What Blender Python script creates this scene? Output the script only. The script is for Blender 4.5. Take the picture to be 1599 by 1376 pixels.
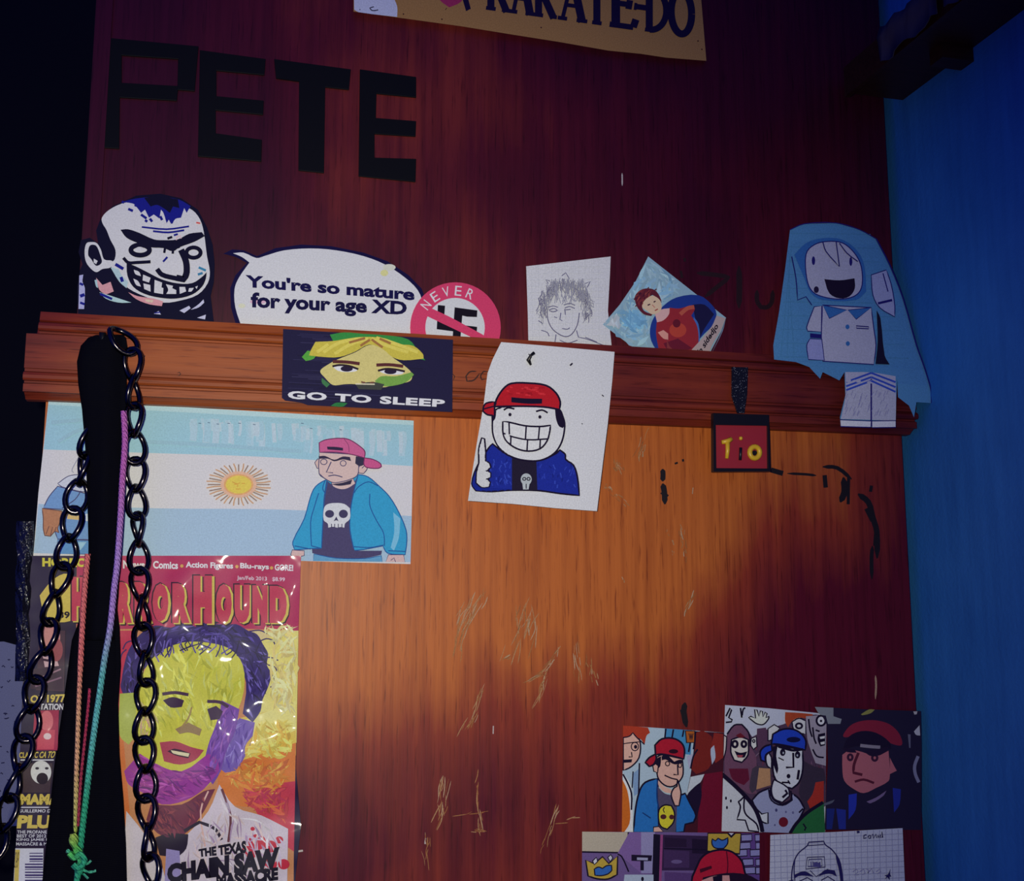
import bpy, bmesh, math, random
from mathutils import Vector, Matrix
from mathutils.geometry import tessellate_polygon

random.seed(11)
W, H, FPX = 1599.0, 1376.0, 1600.0
scene = bpy.context.scene
for o in list(bpy.data.objects):
    bpy.data.objects.remove(o, do_unlink=True)

# ------------------------------------------------------------------ camera
YAW, PITCH = math.radians(14.0), math.radians(8.0)
CAM = Vector((0.0, -0.79, 1.50))
sa, ca, sp, cp = math.sin(YAW), math.cos(YAW), math.sin(PITCH), math.cos(PITCH)
FWD = Vector((sa*cp, ca*cp, sp)); RGT = Vector((ca, -sa, 0)); UP = RGT.cross(FWD)
cd = bpy.data.cameras.new('camera'); cam = bpy.data.objects.new('camera', cd)
scene.collection.objects.link(cam)
cd.sensor_fit = 'HORIZONTAL'; cd.sensor_width = 36.0; cd.lens = FPX/W*36.0
cd.clip_start = 0.01; cd.clip_end = 50
cam.matrix_world = Matrix(((RGT.x, UP.x, -FWD.x, CAM.x), (RGT.y, UP.y, -FWD.y, CAM.y),
                           (RGT.z, UP.z, -FWD.z, CAM.z), (0, 0, 0, 1)))
scene.camera = cam

# ------------------------------------------------------------------ light
world = bpy.data.worlds.new('added_blue_fill'); scene.world = world; world.use_nodes = True
bg = world.node_tree.nodes['Background']
bg.inputs['Color'].default_value = (0.03, 0.075, 1.0, 1)       # added blue fill, tints the dim whites and blacks
bg.inputs['Strength'].default_value = 0.33
ld = bpy.data.lights.new('phone_flash', 'SPOT')
ld.energy = 17.8; ld.color = (1.0, 0.98, 0.79); ld.shadow_soft_size = 0.006
ld.spot_size = math.radians(91); ld.spot_blend = 1.0
flash = bpy.data.objects.new('phone_flash', ld); scene.collection.objects.link(flash)
flash.location = CAM + RGT*(-0.022) + UP*0.012

vs = scene.view_settings
vs.view_transform = 'Standard'; vs.look = 'None'; vs.exposure = 0.0; vs.gamma = 1.0
vs.use_curve_mapping = False

# ------------------------------------------------------------------ helpers
def ray(px, py):
    return (FWD*FPX + RGT*(px-W/2) - UP*(py-H/2))
def P(px, py, y=0.0):
    d = ray(px, py); t = (y-CAM.y)/d.y
    return CAM + d*t
def PX(px, py, x):
    d = ray(px, py); t = (x-CAM.x)/d.x
    return CAM + d*t
flash.rotation_euler = (P(530, 850)-flash.location).to_track_quat('-Z', 'Y').to_euler()

def lin(c):
    c = c/255.0
    return c/12.92 if c <= 0.04045 else ((c+0.055)/1.055)**2.4
def alb(rgb, ref=(255, 255, 255), k=0.80):
    return tuple(min(0.85, max(0.004, lin(a)/max(lin(b), 1e-4)*k)) for a, b in zip(rgb, ref)) + (1.0,)

def mat(name, color=(0.5, 0.5, 0.5, 1), rough=0.6, metal=0.0, spec=0.5, coat=0.0, coat_r=0.1):
    m = bpy.data.materials.new(name); m.use_nodes = True
    b = m.node_tree.nodes['Principled BSDF']
    b.inputs['Base Color'].default_value = color
    b.inputs['Roughness'].default_value = rough
    b.inputs['Metallic'].default_value = metal
    b.inputs['Specular IOR Level'].default_value = spec
    b.inputs['Coat Weight'].default_value = coat
    b.inputs['Coat Roughness'].default_value = coat_r
    return m
def nd(m, typ, **kw):
    n = m.node_tree.nodes.new(typ)
    for k, v in kw.items(): setattr(n, k, v)
    return n
def lk(m, a, b): m.node_tree.links.new(a, b)
def bsdf(m): return m.node_tree.nodes['Principled BSDF']
def coords(m, scale):
    tc = nd(m, 'ShaderNodeTexCoord'); mp = nd(m, 'ShaderNodeMapping')
    mp.inputs['Scale'].default_value = scale
    lk(m, tc.outputs['Object'], mp.inputs['Vector'])
    return mp.outputs['Vector']
def noise(m, vec, scale, detail=4.0, rough=0.6):
    n = nd(m, 'ShaderNodeTexNoise'); n.inputs['Scale'].default_value = scale
    n.inputs['Detail'].default_value = detail; n.inputs['Roughness'].default_value = rough
    lk(m, vec, n.inputs['Vector']); return n.outputs['Fac']
def ramp(m, fac, stops):
    r = nd(m, 'ShaderNodeValToRGB'); e = r.color_ramp.elements
    while len(e) < len(stops): e.new(0.5)
    for el, (p, c) in zip(e, stops): el.position = p; el.color = c
    lk(m, fac, r.inputs['Fac']); return r.outputs['Color']
def mix(m, a, b, fac, mode='MIX'):
    n = nd(m, 'ShaderNodeMix'); n.data_type = 'RGBA'; n.blend_type = mode
    for s, v in ((n.inputs[0], fac), (n.inputs[6], a), (n.inputs[7], b)):
        if hasattr(v, 'is_linked'): lk(m, v, s)
        else: s.default_value = v
    return n.outputs[2]
def bump(m, h, strength, dist):
    b = nd(m, 'ShaderNodeBump'); b.inputs['Strength'].default_value = strength
    b.inputs['Distance'].default_value = dist
    lk(m, h, b.inputs['Height']); lk(m, b.outputs['Normal'], bsdf(m).inputs['Normal'])
    lk(m, b.outputs['Normal'], bsdf(m).inputs['Coat Normal'])

def wood(name, lo, mid, hi, grain_axis='Z', wseed=0.0):
    m = mat(name, rough=0.45, spec=0.30)
    z = grain_axis == 'Z'
    v1 = coords(m, (60, 60, 3.0) if z else (3.0, 60, 60)); v2 = coords(m, (520, 520, 26) if z else (26, 520, 520))
    v3 = coords(m, (5.0, 5.0, 3.4)); v4 = coords(m, (200, 200, 5) if z else (5, 200, 200))
    g = noise(m, v1, 1.0, 5, 0.6); pores = noise(m, v2, 1.0, 3, 0.6); big = noise(m, v3, 1.5, 5, 0.6); fine = noise(m, v4, 1.0, 3, 0.5)
    n4 = nd(m, 'ShaderNodeTexNoise'); n4.noise_dimensions = '4D'; n4.inputs['W'].default_value = wseed; n4.inputs['Scale'].default_value = 2.0  # broad tone patches; the panel seeds imitate the flash falloff in the colour
    n4.inputs['Detail'].default_value = 3.0; n4.inputs['Roughness'].default_value = 0.45; lk(m, coords(m, (1, 1, 0.9)), n4.inputs['Vector'])
    t1 = nd(m, 'ShaderNodeMath', operation='MULTIPLY'); lk(m, big, t1.inputs[0]); t1.inputs[1].default_value = 0.10
    t2 = nd(m, 'ShaderNodeMath', operation='MULTIPLY_ADD'); lk(m, g, t2.inputs[0]); t2.inputs[1].default_value = 0.10; lk(m, t1.outputs[0], t2.inputs[2])
    blend = nd(m, 'ShaderNodeMath', operation='MULTIPLY_ADD'); lk(m, n4.outputs['Fac'], blend.inputs[0]); blend.inputs[1].default_value = 0.80; lk(m, t2.outputs[0], blend.inputs[2])
    c = ramp(m, blend.outputs[0], [(0.455, lo+(1,)), (0.515, mid+(1,)), (0.57, hi+(1,))])
    c = mix(m, c, ramp(m, fine, [(0.3, (0.78, 0.70, 0.68, 1)), (0.6, (1.06, 1.06, 1.06, 1))]), 1.0, 'MULTIPLY')
    c = mix(m, c, ramp(m, pores, [(0.30, (0.50, 0.38, 0.35, 1)), (0.44, (1, 1, 1, 1))]), 1.0, 'MULTIPLY')
    lk(m, c, bsdf(m).inputs['Base Color'])
    bump(m, pores, 0.12, 0.0006)
    return m

def link(o, parent=None):
    scene.collection.objects.link(o)
    if parent is not None: o.parent = parent
    return o
def tag(o, label, cat, group=None, kind=None):
    if label: o['label'] = label
    if cat: o['category'] = cat
    if group: o['group'] = group
    if kind: o['kind'] = kind
    return o
def empty(name, loc):
    o = bpy.data.objects.new(name, None); o.empty_display_size = 0.01
    o.location = loc; scene.collection.objects.link(o)
    bpy.context.view_layer.update()
    return o
def mesh_obj(name, verts, faces, material, parent=None, smooth=False, cols=None):
    """one mesh object; world-space verts are stored relative to the parent empty"""
    off = parent_world(parent)
    me = bpy.data.meshes.new(name)
    me.from_pydata([tuple(Vector(v)-off) for v in verts], [], faces)
    if smooth: me.polygons.foreach_set('use_smooth', [True]*len(me.polygons))
    if cols is not None:                       # one colour for each face
        ca_ = me.color_attributes.new('Col', 'FLOAT_COLOR', 'CORNER')
        for p in me.polygons:
            for li in p.loop_indices: ca_.data[li].color = cols[p.index]
    me.materials.append(material); me.update()
    o = bpy.data.objects.new(name, me)
    return link(o, parent)
def parent_world(p):
    off = Vector((0, 0, 0))
    while p is not None:
        off = off + p.location; p = p.parent
    return off

def box(verts, faces, x0, x1, y0, y1, z0, z1):
    b = len(verts)
    verts += [(x, y, z) for z in (z0, z1) for y in (y0, y1) for x in (x0, x1)]
    for f in ((0, 2, 3, 1), (4, 5, 7, 6), (0, 1, 5, 4), (2, 6, 7, 3), (0, 4, 6, 2), (1, 3, 7, 5)):
        faces.append(tuple(b+i for i in f))

def S(s):
    v = [float(q) for q in s.replace(',', ' ').split()]
    return list(zip(v[0::2], v[1::2]))
def smooth(pts, closed=True, n=4):
    out = []; N = len(pts)
    rng = range(N) if closed else range(N-1)
    for i in rng:
        g = (lambda k: pts[k % N]) if closed else (lambda k: pts[min(max(k, 0), N-1)])
        p0, p1, p2, p3 = g(i-1), g(i), g(i+1), g(i+2)
        for k in range(n):
            t = k/n; t2, t3 = t*t, t*t*t
            out.append(tuple(0.5*((2*b)+(-a+c)*t+(2*a-5*b+4*c-d)*t2+(-a+3*b-3*c+d)*t3)
                             for a, b, c, d in zip(p0, p1, p2, p3)))
    if not closed: out.append(pts[-1])
    return out
def soft(pts, closed=True, lim=52.0, n=3):
    """round a traced outline where it turns gently, keep its sharp corners"""
    N = len(pts)
    if N < 3 or N > 60: return pts
    def turn(i):
        if not closed and i in (0, N-1): return 180.0
        a, b, c = pts[i-1], pts[i], pts[(i+1) % N]
        d = math.degrees(math.atan2(c[1]-b[1], c[0]-b[0])-math.atan2(b[1]-a[1], b[0]-a[0]))
        return abs((d+180) % 360-180)
    T = []
    for i in range(N):
        if turn(i) > lim: T.append(None)
        else:
            a, c = pts[i-1], pts[(i+1) % N]; l = math.hypot(c[0]-a[0], c[1]-a[1]) or 1
            T.append(((c[0]-a[0])/l, (c[1]-a[1])/l))
    out = []
    for i in range(N if closed else N-1):
        p, q = pts[i], pts[(i+1) % N]; L = math.hypot(q[0]-p[0], q[1]-p[1]); ch = ((q[0]-p[0])/(L or 1), (q[1]-p[1])/(L or 1))
        t0 = T[i] or ch; t1 = T[(i+1) % N] or ch
        if T[i] is None and T[(i+1) % N] is None: out.append(p); continue
        for k in range(n):
            t = k/n; t2, t3 = t*t, t**3; h = (2*t3-3*t2+1, t3-2*t2+t, -2*t3+3*t2, t3-t2)
            out.append(tuple(h[0]*p[j]+h[1]*t0[j]*L+h[2]*q[j]+h[3]*t1[j]*L for j in (0, 1)))
    if not closed: out.append(pts[-1])
    return out
def Z(x0, y0, s):
    return lambda pts: [(x0+x/s, y0+y/s) for x, y in pts]
zA = Z(0, 300, 3.9975); zB = Z(330, 350, 3.9975); zC = Z(630, 400, 3.2762); zD = Z(930, 370, 5.293)
zE = Z(300, 620, 3.9975); zF = Z(0, 600, 4.4417); zG = Z(0, 860, 5.293); zH = Z(0, 1100, 4.987)
zI = Z(180, 900, 2.89); zJ = Z(900, 1080, 4.65); zK = Z(1110, 1080, 4.65); zM = Z(1180, 330, 3.823)
zN = Z(930, 560, 3.075); zL = Z(460, 850, 2.616); z1 = lambda p: p
zQ = Z(400, 0, 3.9975); zR = Z(800, 0, 3.9975)

_tc = {}
def text_mesh(s, bold=0.0, spacing=1.0, shear=0.0):
    key = (s, bold, spacing, shear)
    if key not in _tc:
        cu = bpy.data.curves.new('t', 'FONT'); cu.body = s; cu.size = 1.0; cu.resolution_u = 3
        cu.offset = bold; cu.space_character = spacing; cu.shear = shear
        ob = bpy.data.objects.new('t', cu); scene.collection.objects.link(ob)
        bpy.context.view_layer.update()
        me = bpy.data.meshes.new_from_object(ob.evaluated_get(bpy.context.evaluated_depsgraph_get()))
        vs_ = [(v.co.x, v.co.y) for v in me.vertices]; fs = [tuple(p.vertices) for p in me.polygons]
        bpy.data.objects.remove(ob, do_unlink=True); bpy.data.curves.remove(cu); bpy.data.meshes.remove(me)
        xs = [v[0] for v in vs_]; ys = [v[1] for v in vs_]
        x0, x1, y0, y1 = min(xs), max(xs), min(ys), max(ys)
        _tc[key] = ([((x-x0)/(x1-x0), (y-y0)/(y1-y0)) for x, y in vs_], fs)
    return _tc[key]

def clip_poly(sub, clip):
    """keep the piece of polygon sub inside convex polygon clip"""
    area = sum(a[0]*b[1]-b[0]*a[1] for a, b in zip(clip, clip[1:]+clip[:1]))
    if area < 0: clip = clip[::-1]
    out = sub
    for (ax, ay), (bx_, by_) in zip(clip, clip[1:]+clip[:1]):
        inp, out = out, []
        if not inp: break
        side = lambda p: (bx_-ax)*(p[1]-ay)-(by_-ay)*(p[0]-ax)
        for i, q in enumerate(inp):
            p = inp[i-1]; sp0, sq = side(p), side(q)
            if (sp0 < 0) != (sq < 0):
                t = sp0/(sp0-sq); out.append((p[0]+(q[0]-p[0])*t, p[1]+(q[1]-p[1])*t))
            if sq >= 0: out.append(q)
    return out

def print_material(name, rough=0.55, spec=0.35, wrinkle=0.0, coat=0.0, grain=0.06):
    m = mat(name, rough=rough, spec=spec, coat=coat, coat_r=0.07)
    at = nd(m, 'ShaderNodeVertexColor'); at.layer_name = 'Col'
    v = coords(m, (1, 1, 1)); n = noise(m, v, 900.0, 2, 0.6)
    g = ramp(m, n, [(0.3, (1-grain*2, 1-grain*2, 1-grain*2, 1)), (0.7, (1+grain, 1+grain, 1+grain, 1))])
    lk(m, mix(m, at.outputs['Color'], g, 1.0, 'MULTIPLY'), bsdf(m).inputs['Base Color'])
    if wrinkle:
        w1 = noise(m, v, 17.0, 1.5, 0.5); bump(m, w1, wrinkle, 0.020)
    return m
M_PRINT = print_material('printed_paper', rough=0.65, spec=0.12)
M_PHOTO = print_material('photo_paper', rough=0.5, spec=0.2, grain=0.03)
M_GLOSS = print_material('glossy_cover', rough=0.55, spec=0.3, wrinkle=1.0, coat=0.16, grain=0.05)
M_DRAW = print_material('felt_pen_on_paper', rough=0.8, spec=0.08, grain=0.08)
STEP = 1.2e-5

class Pic:
    """a sheet with what is printed on it; every point is given where it lies on its surface"""
    def __init__(s, name, label, cat, outline, depth, ref, paper, material=M_PRINT, thick=0.0004,
                 curved=0, group=None, sheet_name='sheet', clip=True, ink=1.25):
        s.ink = ink
        s.depth = depth if callable(depth) else (lambda x, y, d=depth: d)
        s.ref, s.m, s.n, s.outline = ref, material, curved, outline
        low = max(outline, key=lambda p: p[1])
        s.root = empty(name, P(low[0], low[1], s.depth(*low)))
        tag(s.root, label, cat, group)
        s.layer = 20 if curved else 8; s.parts = {}; s.cur = None; s.tr = z1; s.clip = outline if clip else None
        s.sheet(outline, paper, thick, sheet_name)
    def W(s, p, extra=0.0): return P(p[0], p[1], s.depth(p[0], p[1])+extra)
    def tris(s, pts):
        t = tessellate_polygon([[Vector((x, y, 0)) for x, y in pts]])
        return [tuple(a) for a in t]
    def sheet(s, outline, paper, thick, nm):
        V, F, C_ = [], [], []; col = alb(paper, s.ref)
        tr_ = s.tris(outline)
        n = 1 if not s.n else max(1, math.ceil(max(math.dist(outline[a], outline[b]) for t in tr_ for a, b in ((t[0], t[1]), (t[1], t[2]), (t[0], t[2])))/s.n))
        for a, b, c in tr_:
            pa, pb, pc = outline[a], outline[b], outline[c]
            s._sub(pa, pb, pc, n, V, F)
        k = len(V); fr = [s.W(p) for p in V]; bk = [s.W(p, thick) for p in V]
        F2 = [tuple(reversed([i+k for i in f])) for f in F]
        cnt = {}
        for f in F:
            for i in range(3):
                e = (f[i], f[(i+1) % 3]); kk = tuple(sorted((tuple(round(q, 3) for q in V[e[0]]), tuple(round(q, 3) for q in V[e[1]]))))
                cnt.setdefault(kk, []).append(e)
        sides = [(e[0][1], e[0][0], e[0][0]+k, e[0][1]+k) for e in cnt.values() if len(e) == 1]
        allf = F+F2+sides
        mesh_obj(nm, fr+bk, allf, s.m, s.root, cols=[col]*len(allf))
    def _sub(s, a, b, c, n, V, F):
        idx = {}
        for i in range(n+1):
            for j in range(n+1-i):
                k = n-i-j
                idx[(i, j)] = len(V)
                V.append(tuple((a[q]*k+b[q]*i+c[q]*j)/n for q in (0, 1)))
        for i in range(n):
            for j in range(n-i):
                F.append((idx[(i, j)], idx[(i+1, j)], idx[(i, j+1)]))
                if i+j < n-1: F.append((idx[(i+1, j)], idx[(i+1, j+1)], idx[(i, j+1)]))
    def part(s, name):
        s.cur = (name, len(s.parts)); s.parts[s.cur] = ([], [], []); return s
    SUB = {'eye', 'mouth', 'cheek', 'nose', 'brow', 'grin', 'ear', 'skull_print', 'collar', 'pocket', 'button', 'features', 'signature', 'hair', 'cap', 'shirt_folds', 'blood_splash'}
    FINE = {'writing', 'hatching', 'squared_lines', 'grid', 'worn_streak', 'print_lines', 'wear', 'pen_mark', 'faint_note', 'background_wash', 'shirt_folds', 'blood_splash', 'left_column', 'strapline', 'ink_edge', 'colour_bleed', 'collar_folds', 'door_bars', 'hem_band', 'background'}
    def _add(s, pts, tri, col):
        V, F, C_ = s.parts[s.cur]
        e = -STEP*s.layer
        for t in tri:
            v2, f2 = [], []
            a, b_, c = pts[t[0]], pts[t[1]], pts[t[2]]
            n = 1 if not s.n else max(1, math.ceil(max(math.dist(a, b_), math.dist(b_, c), math.dist(a, c))/s.n))
            s._sub(a, b_, c, n, v2, f2)
            b = len(V); V += [s.W(p, e) for p in v2]
            for f in f2: F.append(tuple(i+b for i in f)); C_.append(col)
        s.layer += 1
    def poly(s, pts, col, sm=False, raw=False):
        if isinstance(pts, str): pts = S(pts)
        pts = smooth(pts) if sm else soft(pts)
        if not raw: pts = s.tr(pts)
        if s.clip: pts = clip_poly(pts, s.clip)
        if len(pts) < 3: return s
        s._add(pts, s.tris(pts), col if len(col) == 4 else alb(col, s.ref)); return s
    def line(s, pts, w, col, sm=False, closed=False):
        """an ink stroke, w in photo pixels"""
        if isinstance(pts, str): pts = S(pts)
        pts = smooth(pts, closed) if sm else soft(pts, closed)
        pts = s.tr(pts)
        if closed: pts = pts+[pts[0]]
        L, R_ = [], []; w *= s.ink
        for i, p in enumerate(pts):
            a = pts[max(i-1, 0)]; b = pts[min(i+1, len(pts)-1)]
            if closed and i in (0, len(pts)-1): a, b = pts[-2], pts[1]
            dx, dy = b[0]-a[0], b[1]-a[1]; l = math.hypot(dx, dy) or 1
            L.append((p[0]-dy/l*w/2, p[1]+dx/l*w/2)); R_.append((p[0]+dy/l*w/2, p[1]-dx/l*w/2))
        c = alb(col, s.ref)
        for i in range(len(pts)-1):
            q = [L[i], R_[i], R_[i+1], L[i+1]]
            if s.clip: q = clip_poly(q, s.clip)
            if len(q) >= 3:
                s._add(q, [(0, j, j+1) for j in range(1, len(q)-1)], c); s.layer -= 1
        s.layer += 1; return s
    def ell(s, cx, cy, rx, ry, col, rot=0.0, n=24):
        r = math.radians(rot)
        return s.poly([(cx+math.cos(t)*rx*math.cos(r)-math.sin(t)*ry*math.sin(r),
                        cy+math.cos(t)*rx*math.sin(r)+math.sin(t)*ry*math.cos(r))
                       for t in [2*math.pi*i/n for i in range(n)]], col)
    def ring(s, cx, cy, rx, ry, w, col, rot=0.0, n=24):
        r = math.radians(rot)
        return s.line([(cx+math.cos(t)*rx*math.cos(r)-math.sin(t)*ry*math.sin(r),
                        cy+math.cos(t)*rx*math.sin(r)+math.sin(t)*ry*math.cos(r))
                       for t in [2*math.pi*i/n for i in range(n)]], w, col, closed=True)
    def out(s, pts, col, w, ink, sm=False):
        """a filled shape with an ink outline"""
        if isinstance(pts, str): pts = S(pts)
        s.poly(pts, col, sm); return s.line(pts, w, ink, sm, True)
    def text(s, body, quad, col, bold=0.0, spacing=1.0, shear=0.0):
        """quad: top-left, top-right, bottom-right, bottom-left of the lettering's box"""
        if isinstance(quad, str): quad = S(quad)
        q = s.tr(quad); vs_, fs = text_mesh(body, bold, spacing, shear)
        pts = []
        for u, v in vs_:
            t = 1-v
            pts.append(tuple((q[0][k]*(1-u)+q[1][k]*u)*(1-t)+(q[3][k]*(1-u)+q[2][k]*u)*t for k in (0, 1)))
        c = alb(col, s.ref)
        for f in fs:
            pl = [pts[i] for i in f]
            if s.clip:
                pl = clip_poly(pl, s.clip)
                if len(pl) < 3: continue
            s._add(pl, [(0, j, j+1) for j in range(1, len(pl)-1)] if len(pl) < 5 else s.tris(pl), c); s.layer -= 1
        s.layer += 1; return s
    def brush(s, region, cols, n, ln, ang, w=3.0, seed=1, fan=25.0):
        """painted area: many short brush strokes inside a region"""
        if isinstance(region, str): region = S(region)
        rg = s.tr(soft(region)); rnd_ = random.Random(seed); keep = s.clip; tr = s.tr
        xs = [q[0] for q in rg]; ys = [q[1] for q in rg]; s.tr = z1
        def inside(x, y):
            c = False
            for (ax, ay), (bx_, by_) in zip(rg, rg[1:]+rg[:1]):
                if (ay > y) != (by_ > y) and x < (bx_-ax)*(y-ay)/(by_-ay)+ax: c = not c
            return c
        k = 0
        for _ in range(n*6):
            if k >= n: break
            x, y = rnd_.uniform(min(xs), max(xs)), rnd_.uniform(min(ys), max(ys))
            if not inside(x, y): continue
            a = math.radians((ang(x, y) if callable(ang) else ang)+rnd_.gauss(0, fan)); L = ln*rnd_.uniform(.5, 1.3)
            dx, dy = math.cos(a)*L/2, math.sin(a)*L/2
            if not (inside(x-dx, y-dy) and inside(x+dx, y+dy)): continue
            cx, cy = x+rnd_.gauss(0, L*.08), y+rnd_.gauss(0, L*.08); ww = w*rnd_.uniform(.5, 1.3)/2; nx, ny = -math.sin(a)*ww, math.cos(a)*ww
            c = rnd_.choice(cols); j = rnd_.uniform(.9, 1.1); c = tuple(min(250, q*j) for q in c)
            s.poly([(x-dx, y-dy), (cx+nx, cy+ny), (x+dx, y+dy), (cx-nx, cy-ny)], c); s.layer -= 1; k += 1
            s.layer += 0.16
        s.layer += 1; s.tr = tr; return s
    def done(s):
        main = None
        for (nm, _), (V, F, C_) in s.parts.items():
            if not F: continue
            sub = nm in s.SUB and main is not None
            o = mesh_obj(nm, V, F, s.m, main if sub else s.root, cols=C_)
            if nm in s.FINE: o['kind'] = 'stuff'
            if not sub: main = o
        return s.root

# ------------------------------------------------------------------ the setting
WS = 4.11  # wood seeds chosen so orange areas paint in the flash's bright middle
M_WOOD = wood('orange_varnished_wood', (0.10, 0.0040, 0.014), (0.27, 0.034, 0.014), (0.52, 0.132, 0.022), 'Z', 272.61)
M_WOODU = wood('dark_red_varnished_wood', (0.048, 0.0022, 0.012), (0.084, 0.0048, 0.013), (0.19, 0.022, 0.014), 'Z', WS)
M_WOODX = wood('varnished_moulding', (0.065, 0.0035, 0.012), (0.22, 0.030, 0.012), (0.37, 0.085, 0.017), 'X', 31.51)
XL_UP = P(122, 480).x; XL_LO = P(71, 640).x; XR = P(1408, 690).x
XW = XR+0.012                                               # face of the blue wall
M_BLUE = mat('blue_wall_paint', rough=0.75, spec=0.25)
v = coords(M_BLUE, (1, 1, 1)); v2 = coords(M_BLUE, (90, 90, 9))
nb = noise(M_BLUE, v, 6, 5); nf = noise(M_BLUE, v2, 1.0, 4); ng = noise(M_BLUE, v, 260, 3)
cb = ramp(M_BLUE, nb, [(0.3, (0.022, 0.160, 0.46, 1)), (0.7, (0.036, 0.21, 0.55, 1))])
cf = ramp(M_BLUE, nf, [(0.25, (0.80, 0.82, 0.85, 1)), (0.7, (1.1, 1.08, 1.05, 1))])
lk(M_BLUE, mix(M_BLUE, cb, cf, 1.0, 'MULTIPLY'), bsdf(M_BLUE).inputs['Base Color'])
bump(M_BLUE, ng, 0.25, 0.002)
V, F = [], []; box(V, F, XW, XW+0.12, -2.2, 0.7, 0.0, 2.6)
tag(mesh_obj('wall_right', V, F, M_BLUE), 'blue painted plaster wall to the right of the wardrobe', None, kind='structure')
M_DARK = mat('unlit_wall_tone', (0.010, 0.010, 0.016, 1), 0.9, spec=0.05)  # near-black colour stands in for unlit depth and hides the blue backdrop
V, F = [], []; box(V, F, -2.2, XW+0.12, 0.7, 0.82, 0.0, 2.6)
tag(mesh_obj('unlit_depth_stand_in', V, F, M_DARK), 'near-black stand-in wall for the unlit depth behind the wardrobe', None, kind='structure')
M_FLOOR = mat('floor_boards', (0.05, 0.03, 0.02, 1), 0.7)
V, F = [], []; box(V, F, -2.2, XW+0.12, -2.2, 0.82, -0.06, 0.0)
tag(mesh_obj('floor', V, F, M_FLOOR), 'dark floor under the wardrobe', None, kind='structure')

# ------------------------------------------------------------------ the wardrobe
MZ1 = P(400, 506.5, -0.017).z                               # top of the moulding
def mz(py, y): return P(400, py, y).z
ward = empty('wardrobe', ((XL_LO+XR)/2, 0.2, 0.0))
tag(ward, 'tall varnished red-brown wooden wardrobe side covered with pictures', 'wardrobe')
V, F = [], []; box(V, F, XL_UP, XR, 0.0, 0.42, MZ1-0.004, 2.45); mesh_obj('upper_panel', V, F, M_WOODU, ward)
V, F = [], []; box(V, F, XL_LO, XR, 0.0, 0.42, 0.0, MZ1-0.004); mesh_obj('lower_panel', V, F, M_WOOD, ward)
# narrow stile along the left edge of the upper panel
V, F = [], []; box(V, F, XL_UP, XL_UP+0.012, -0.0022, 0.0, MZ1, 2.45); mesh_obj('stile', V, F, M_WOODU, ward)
prof = [(0.0, 0.000)]
def pp(py, d): prof.append((-d, mz(py, -d)-MZ1))
prof += [(-0.0130, 0.0)]
pp(506.5, 0.0150); pp(519, 0.0168); pp(521, 0.0150); pp(523, 0.0185); pp(527, 0.0200); pp(531, 0.0200); pp(534, 0.0188)
pp(536, 0.0150); pp(539, 0.0150); pp(540, 0.0172); pp(591, 0.0172); pp(592, 0.0150); pp(596, 0.0150); pp(597.5, 0.0180)
pp(601, 0.0195); pp(606, 0.0195); pp(609, 0.0182); pp(610.5, 0.0140); pp(613.5, 0.0140); pp(614.5, 0.0165); pp(626, 0.0165)
pp(627.5, 0.0120); pp(633, 0.0085); pp(638, 0.0060); pp(641, 0.0)
MX0, MX1 = P(40, 540, -0.017).x, P(1424, 660, -0.010).x
MX1 = min(MX1, XW-0.002)
V, F = [], []; n = len(prof)
for x in (MX0, MX1):
    for k, (d, z) in enumerate(prof):
        t = 0.0
        if x == MX0 and z > -0.016: t = 0.008                # the top strip stops short of the end
        V.append((x+t, d, MZ1+z))
for i in range(n-1): F.append((i, i+1, n+i+1, n+i))
F.append(tuple(range(n-1, -1, -1))); F.append(tuple(range(n, 2*n)))
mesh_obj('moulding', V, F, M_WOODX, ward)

# wear: scratches, drips and scribbled letters, each where it is on the panel
M_MARK = print_material('scratched_wood', rough=0.6, grain=0.15)
def strokes(name, items, tr, depth, parent, layer=1):
    V, F, C_ = [], [], []
    for k, (pts, w, col) in enumerate(items):
        if isinstance(pts, str): pts = S(pts)
        pts = tr(soft(pts, False)); L, R_ = [], []
        for i, p in enumerate(pts):
            a = pts[max(i-1, 0)]; b = pts[min(i+1, len(pts)-1)]
            dx, dy = b[0]-a[0], b[1]-a[1]; l = math.hypot(dx, dy) or 1
            ww = w*(0.25 if i in (0, len(pts)-1) and len(pts) > 2 else 1.0)
            L.append((p[0]-dy/l*ww/2, p[1]+dx/l*ww/2)); R_.append((p[0]+dy/l*ww/2, p[1]-dx/l*ww/2))
        d = depth-STEP*(layer+k % 9)
        for i in range(len(pts)-1):
            b = len(V); V += [P(q[0], q[1], d) for q in (L[i], R_[i], R_[i+1], L[i+1])]
            F.append((b, b+1, b+2, b+3)); C_.append(col)
    o = mesh_obj(name, V, F, M_MARK, parent, cols=C_)
    if len(items) > 1 and name != 'scribbled_letter': o['kind'] = 'stuff'
    return o
PALE = [(0.40, 0.17, 0.05, 1), (0.46, 0.24, 0.10, 1), (0.34, 0.12, 0.03, 1), (0.50, 0.32, 0.18, 1)]
INK = (0.008, 0.004, 0.006, 1)
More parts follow.
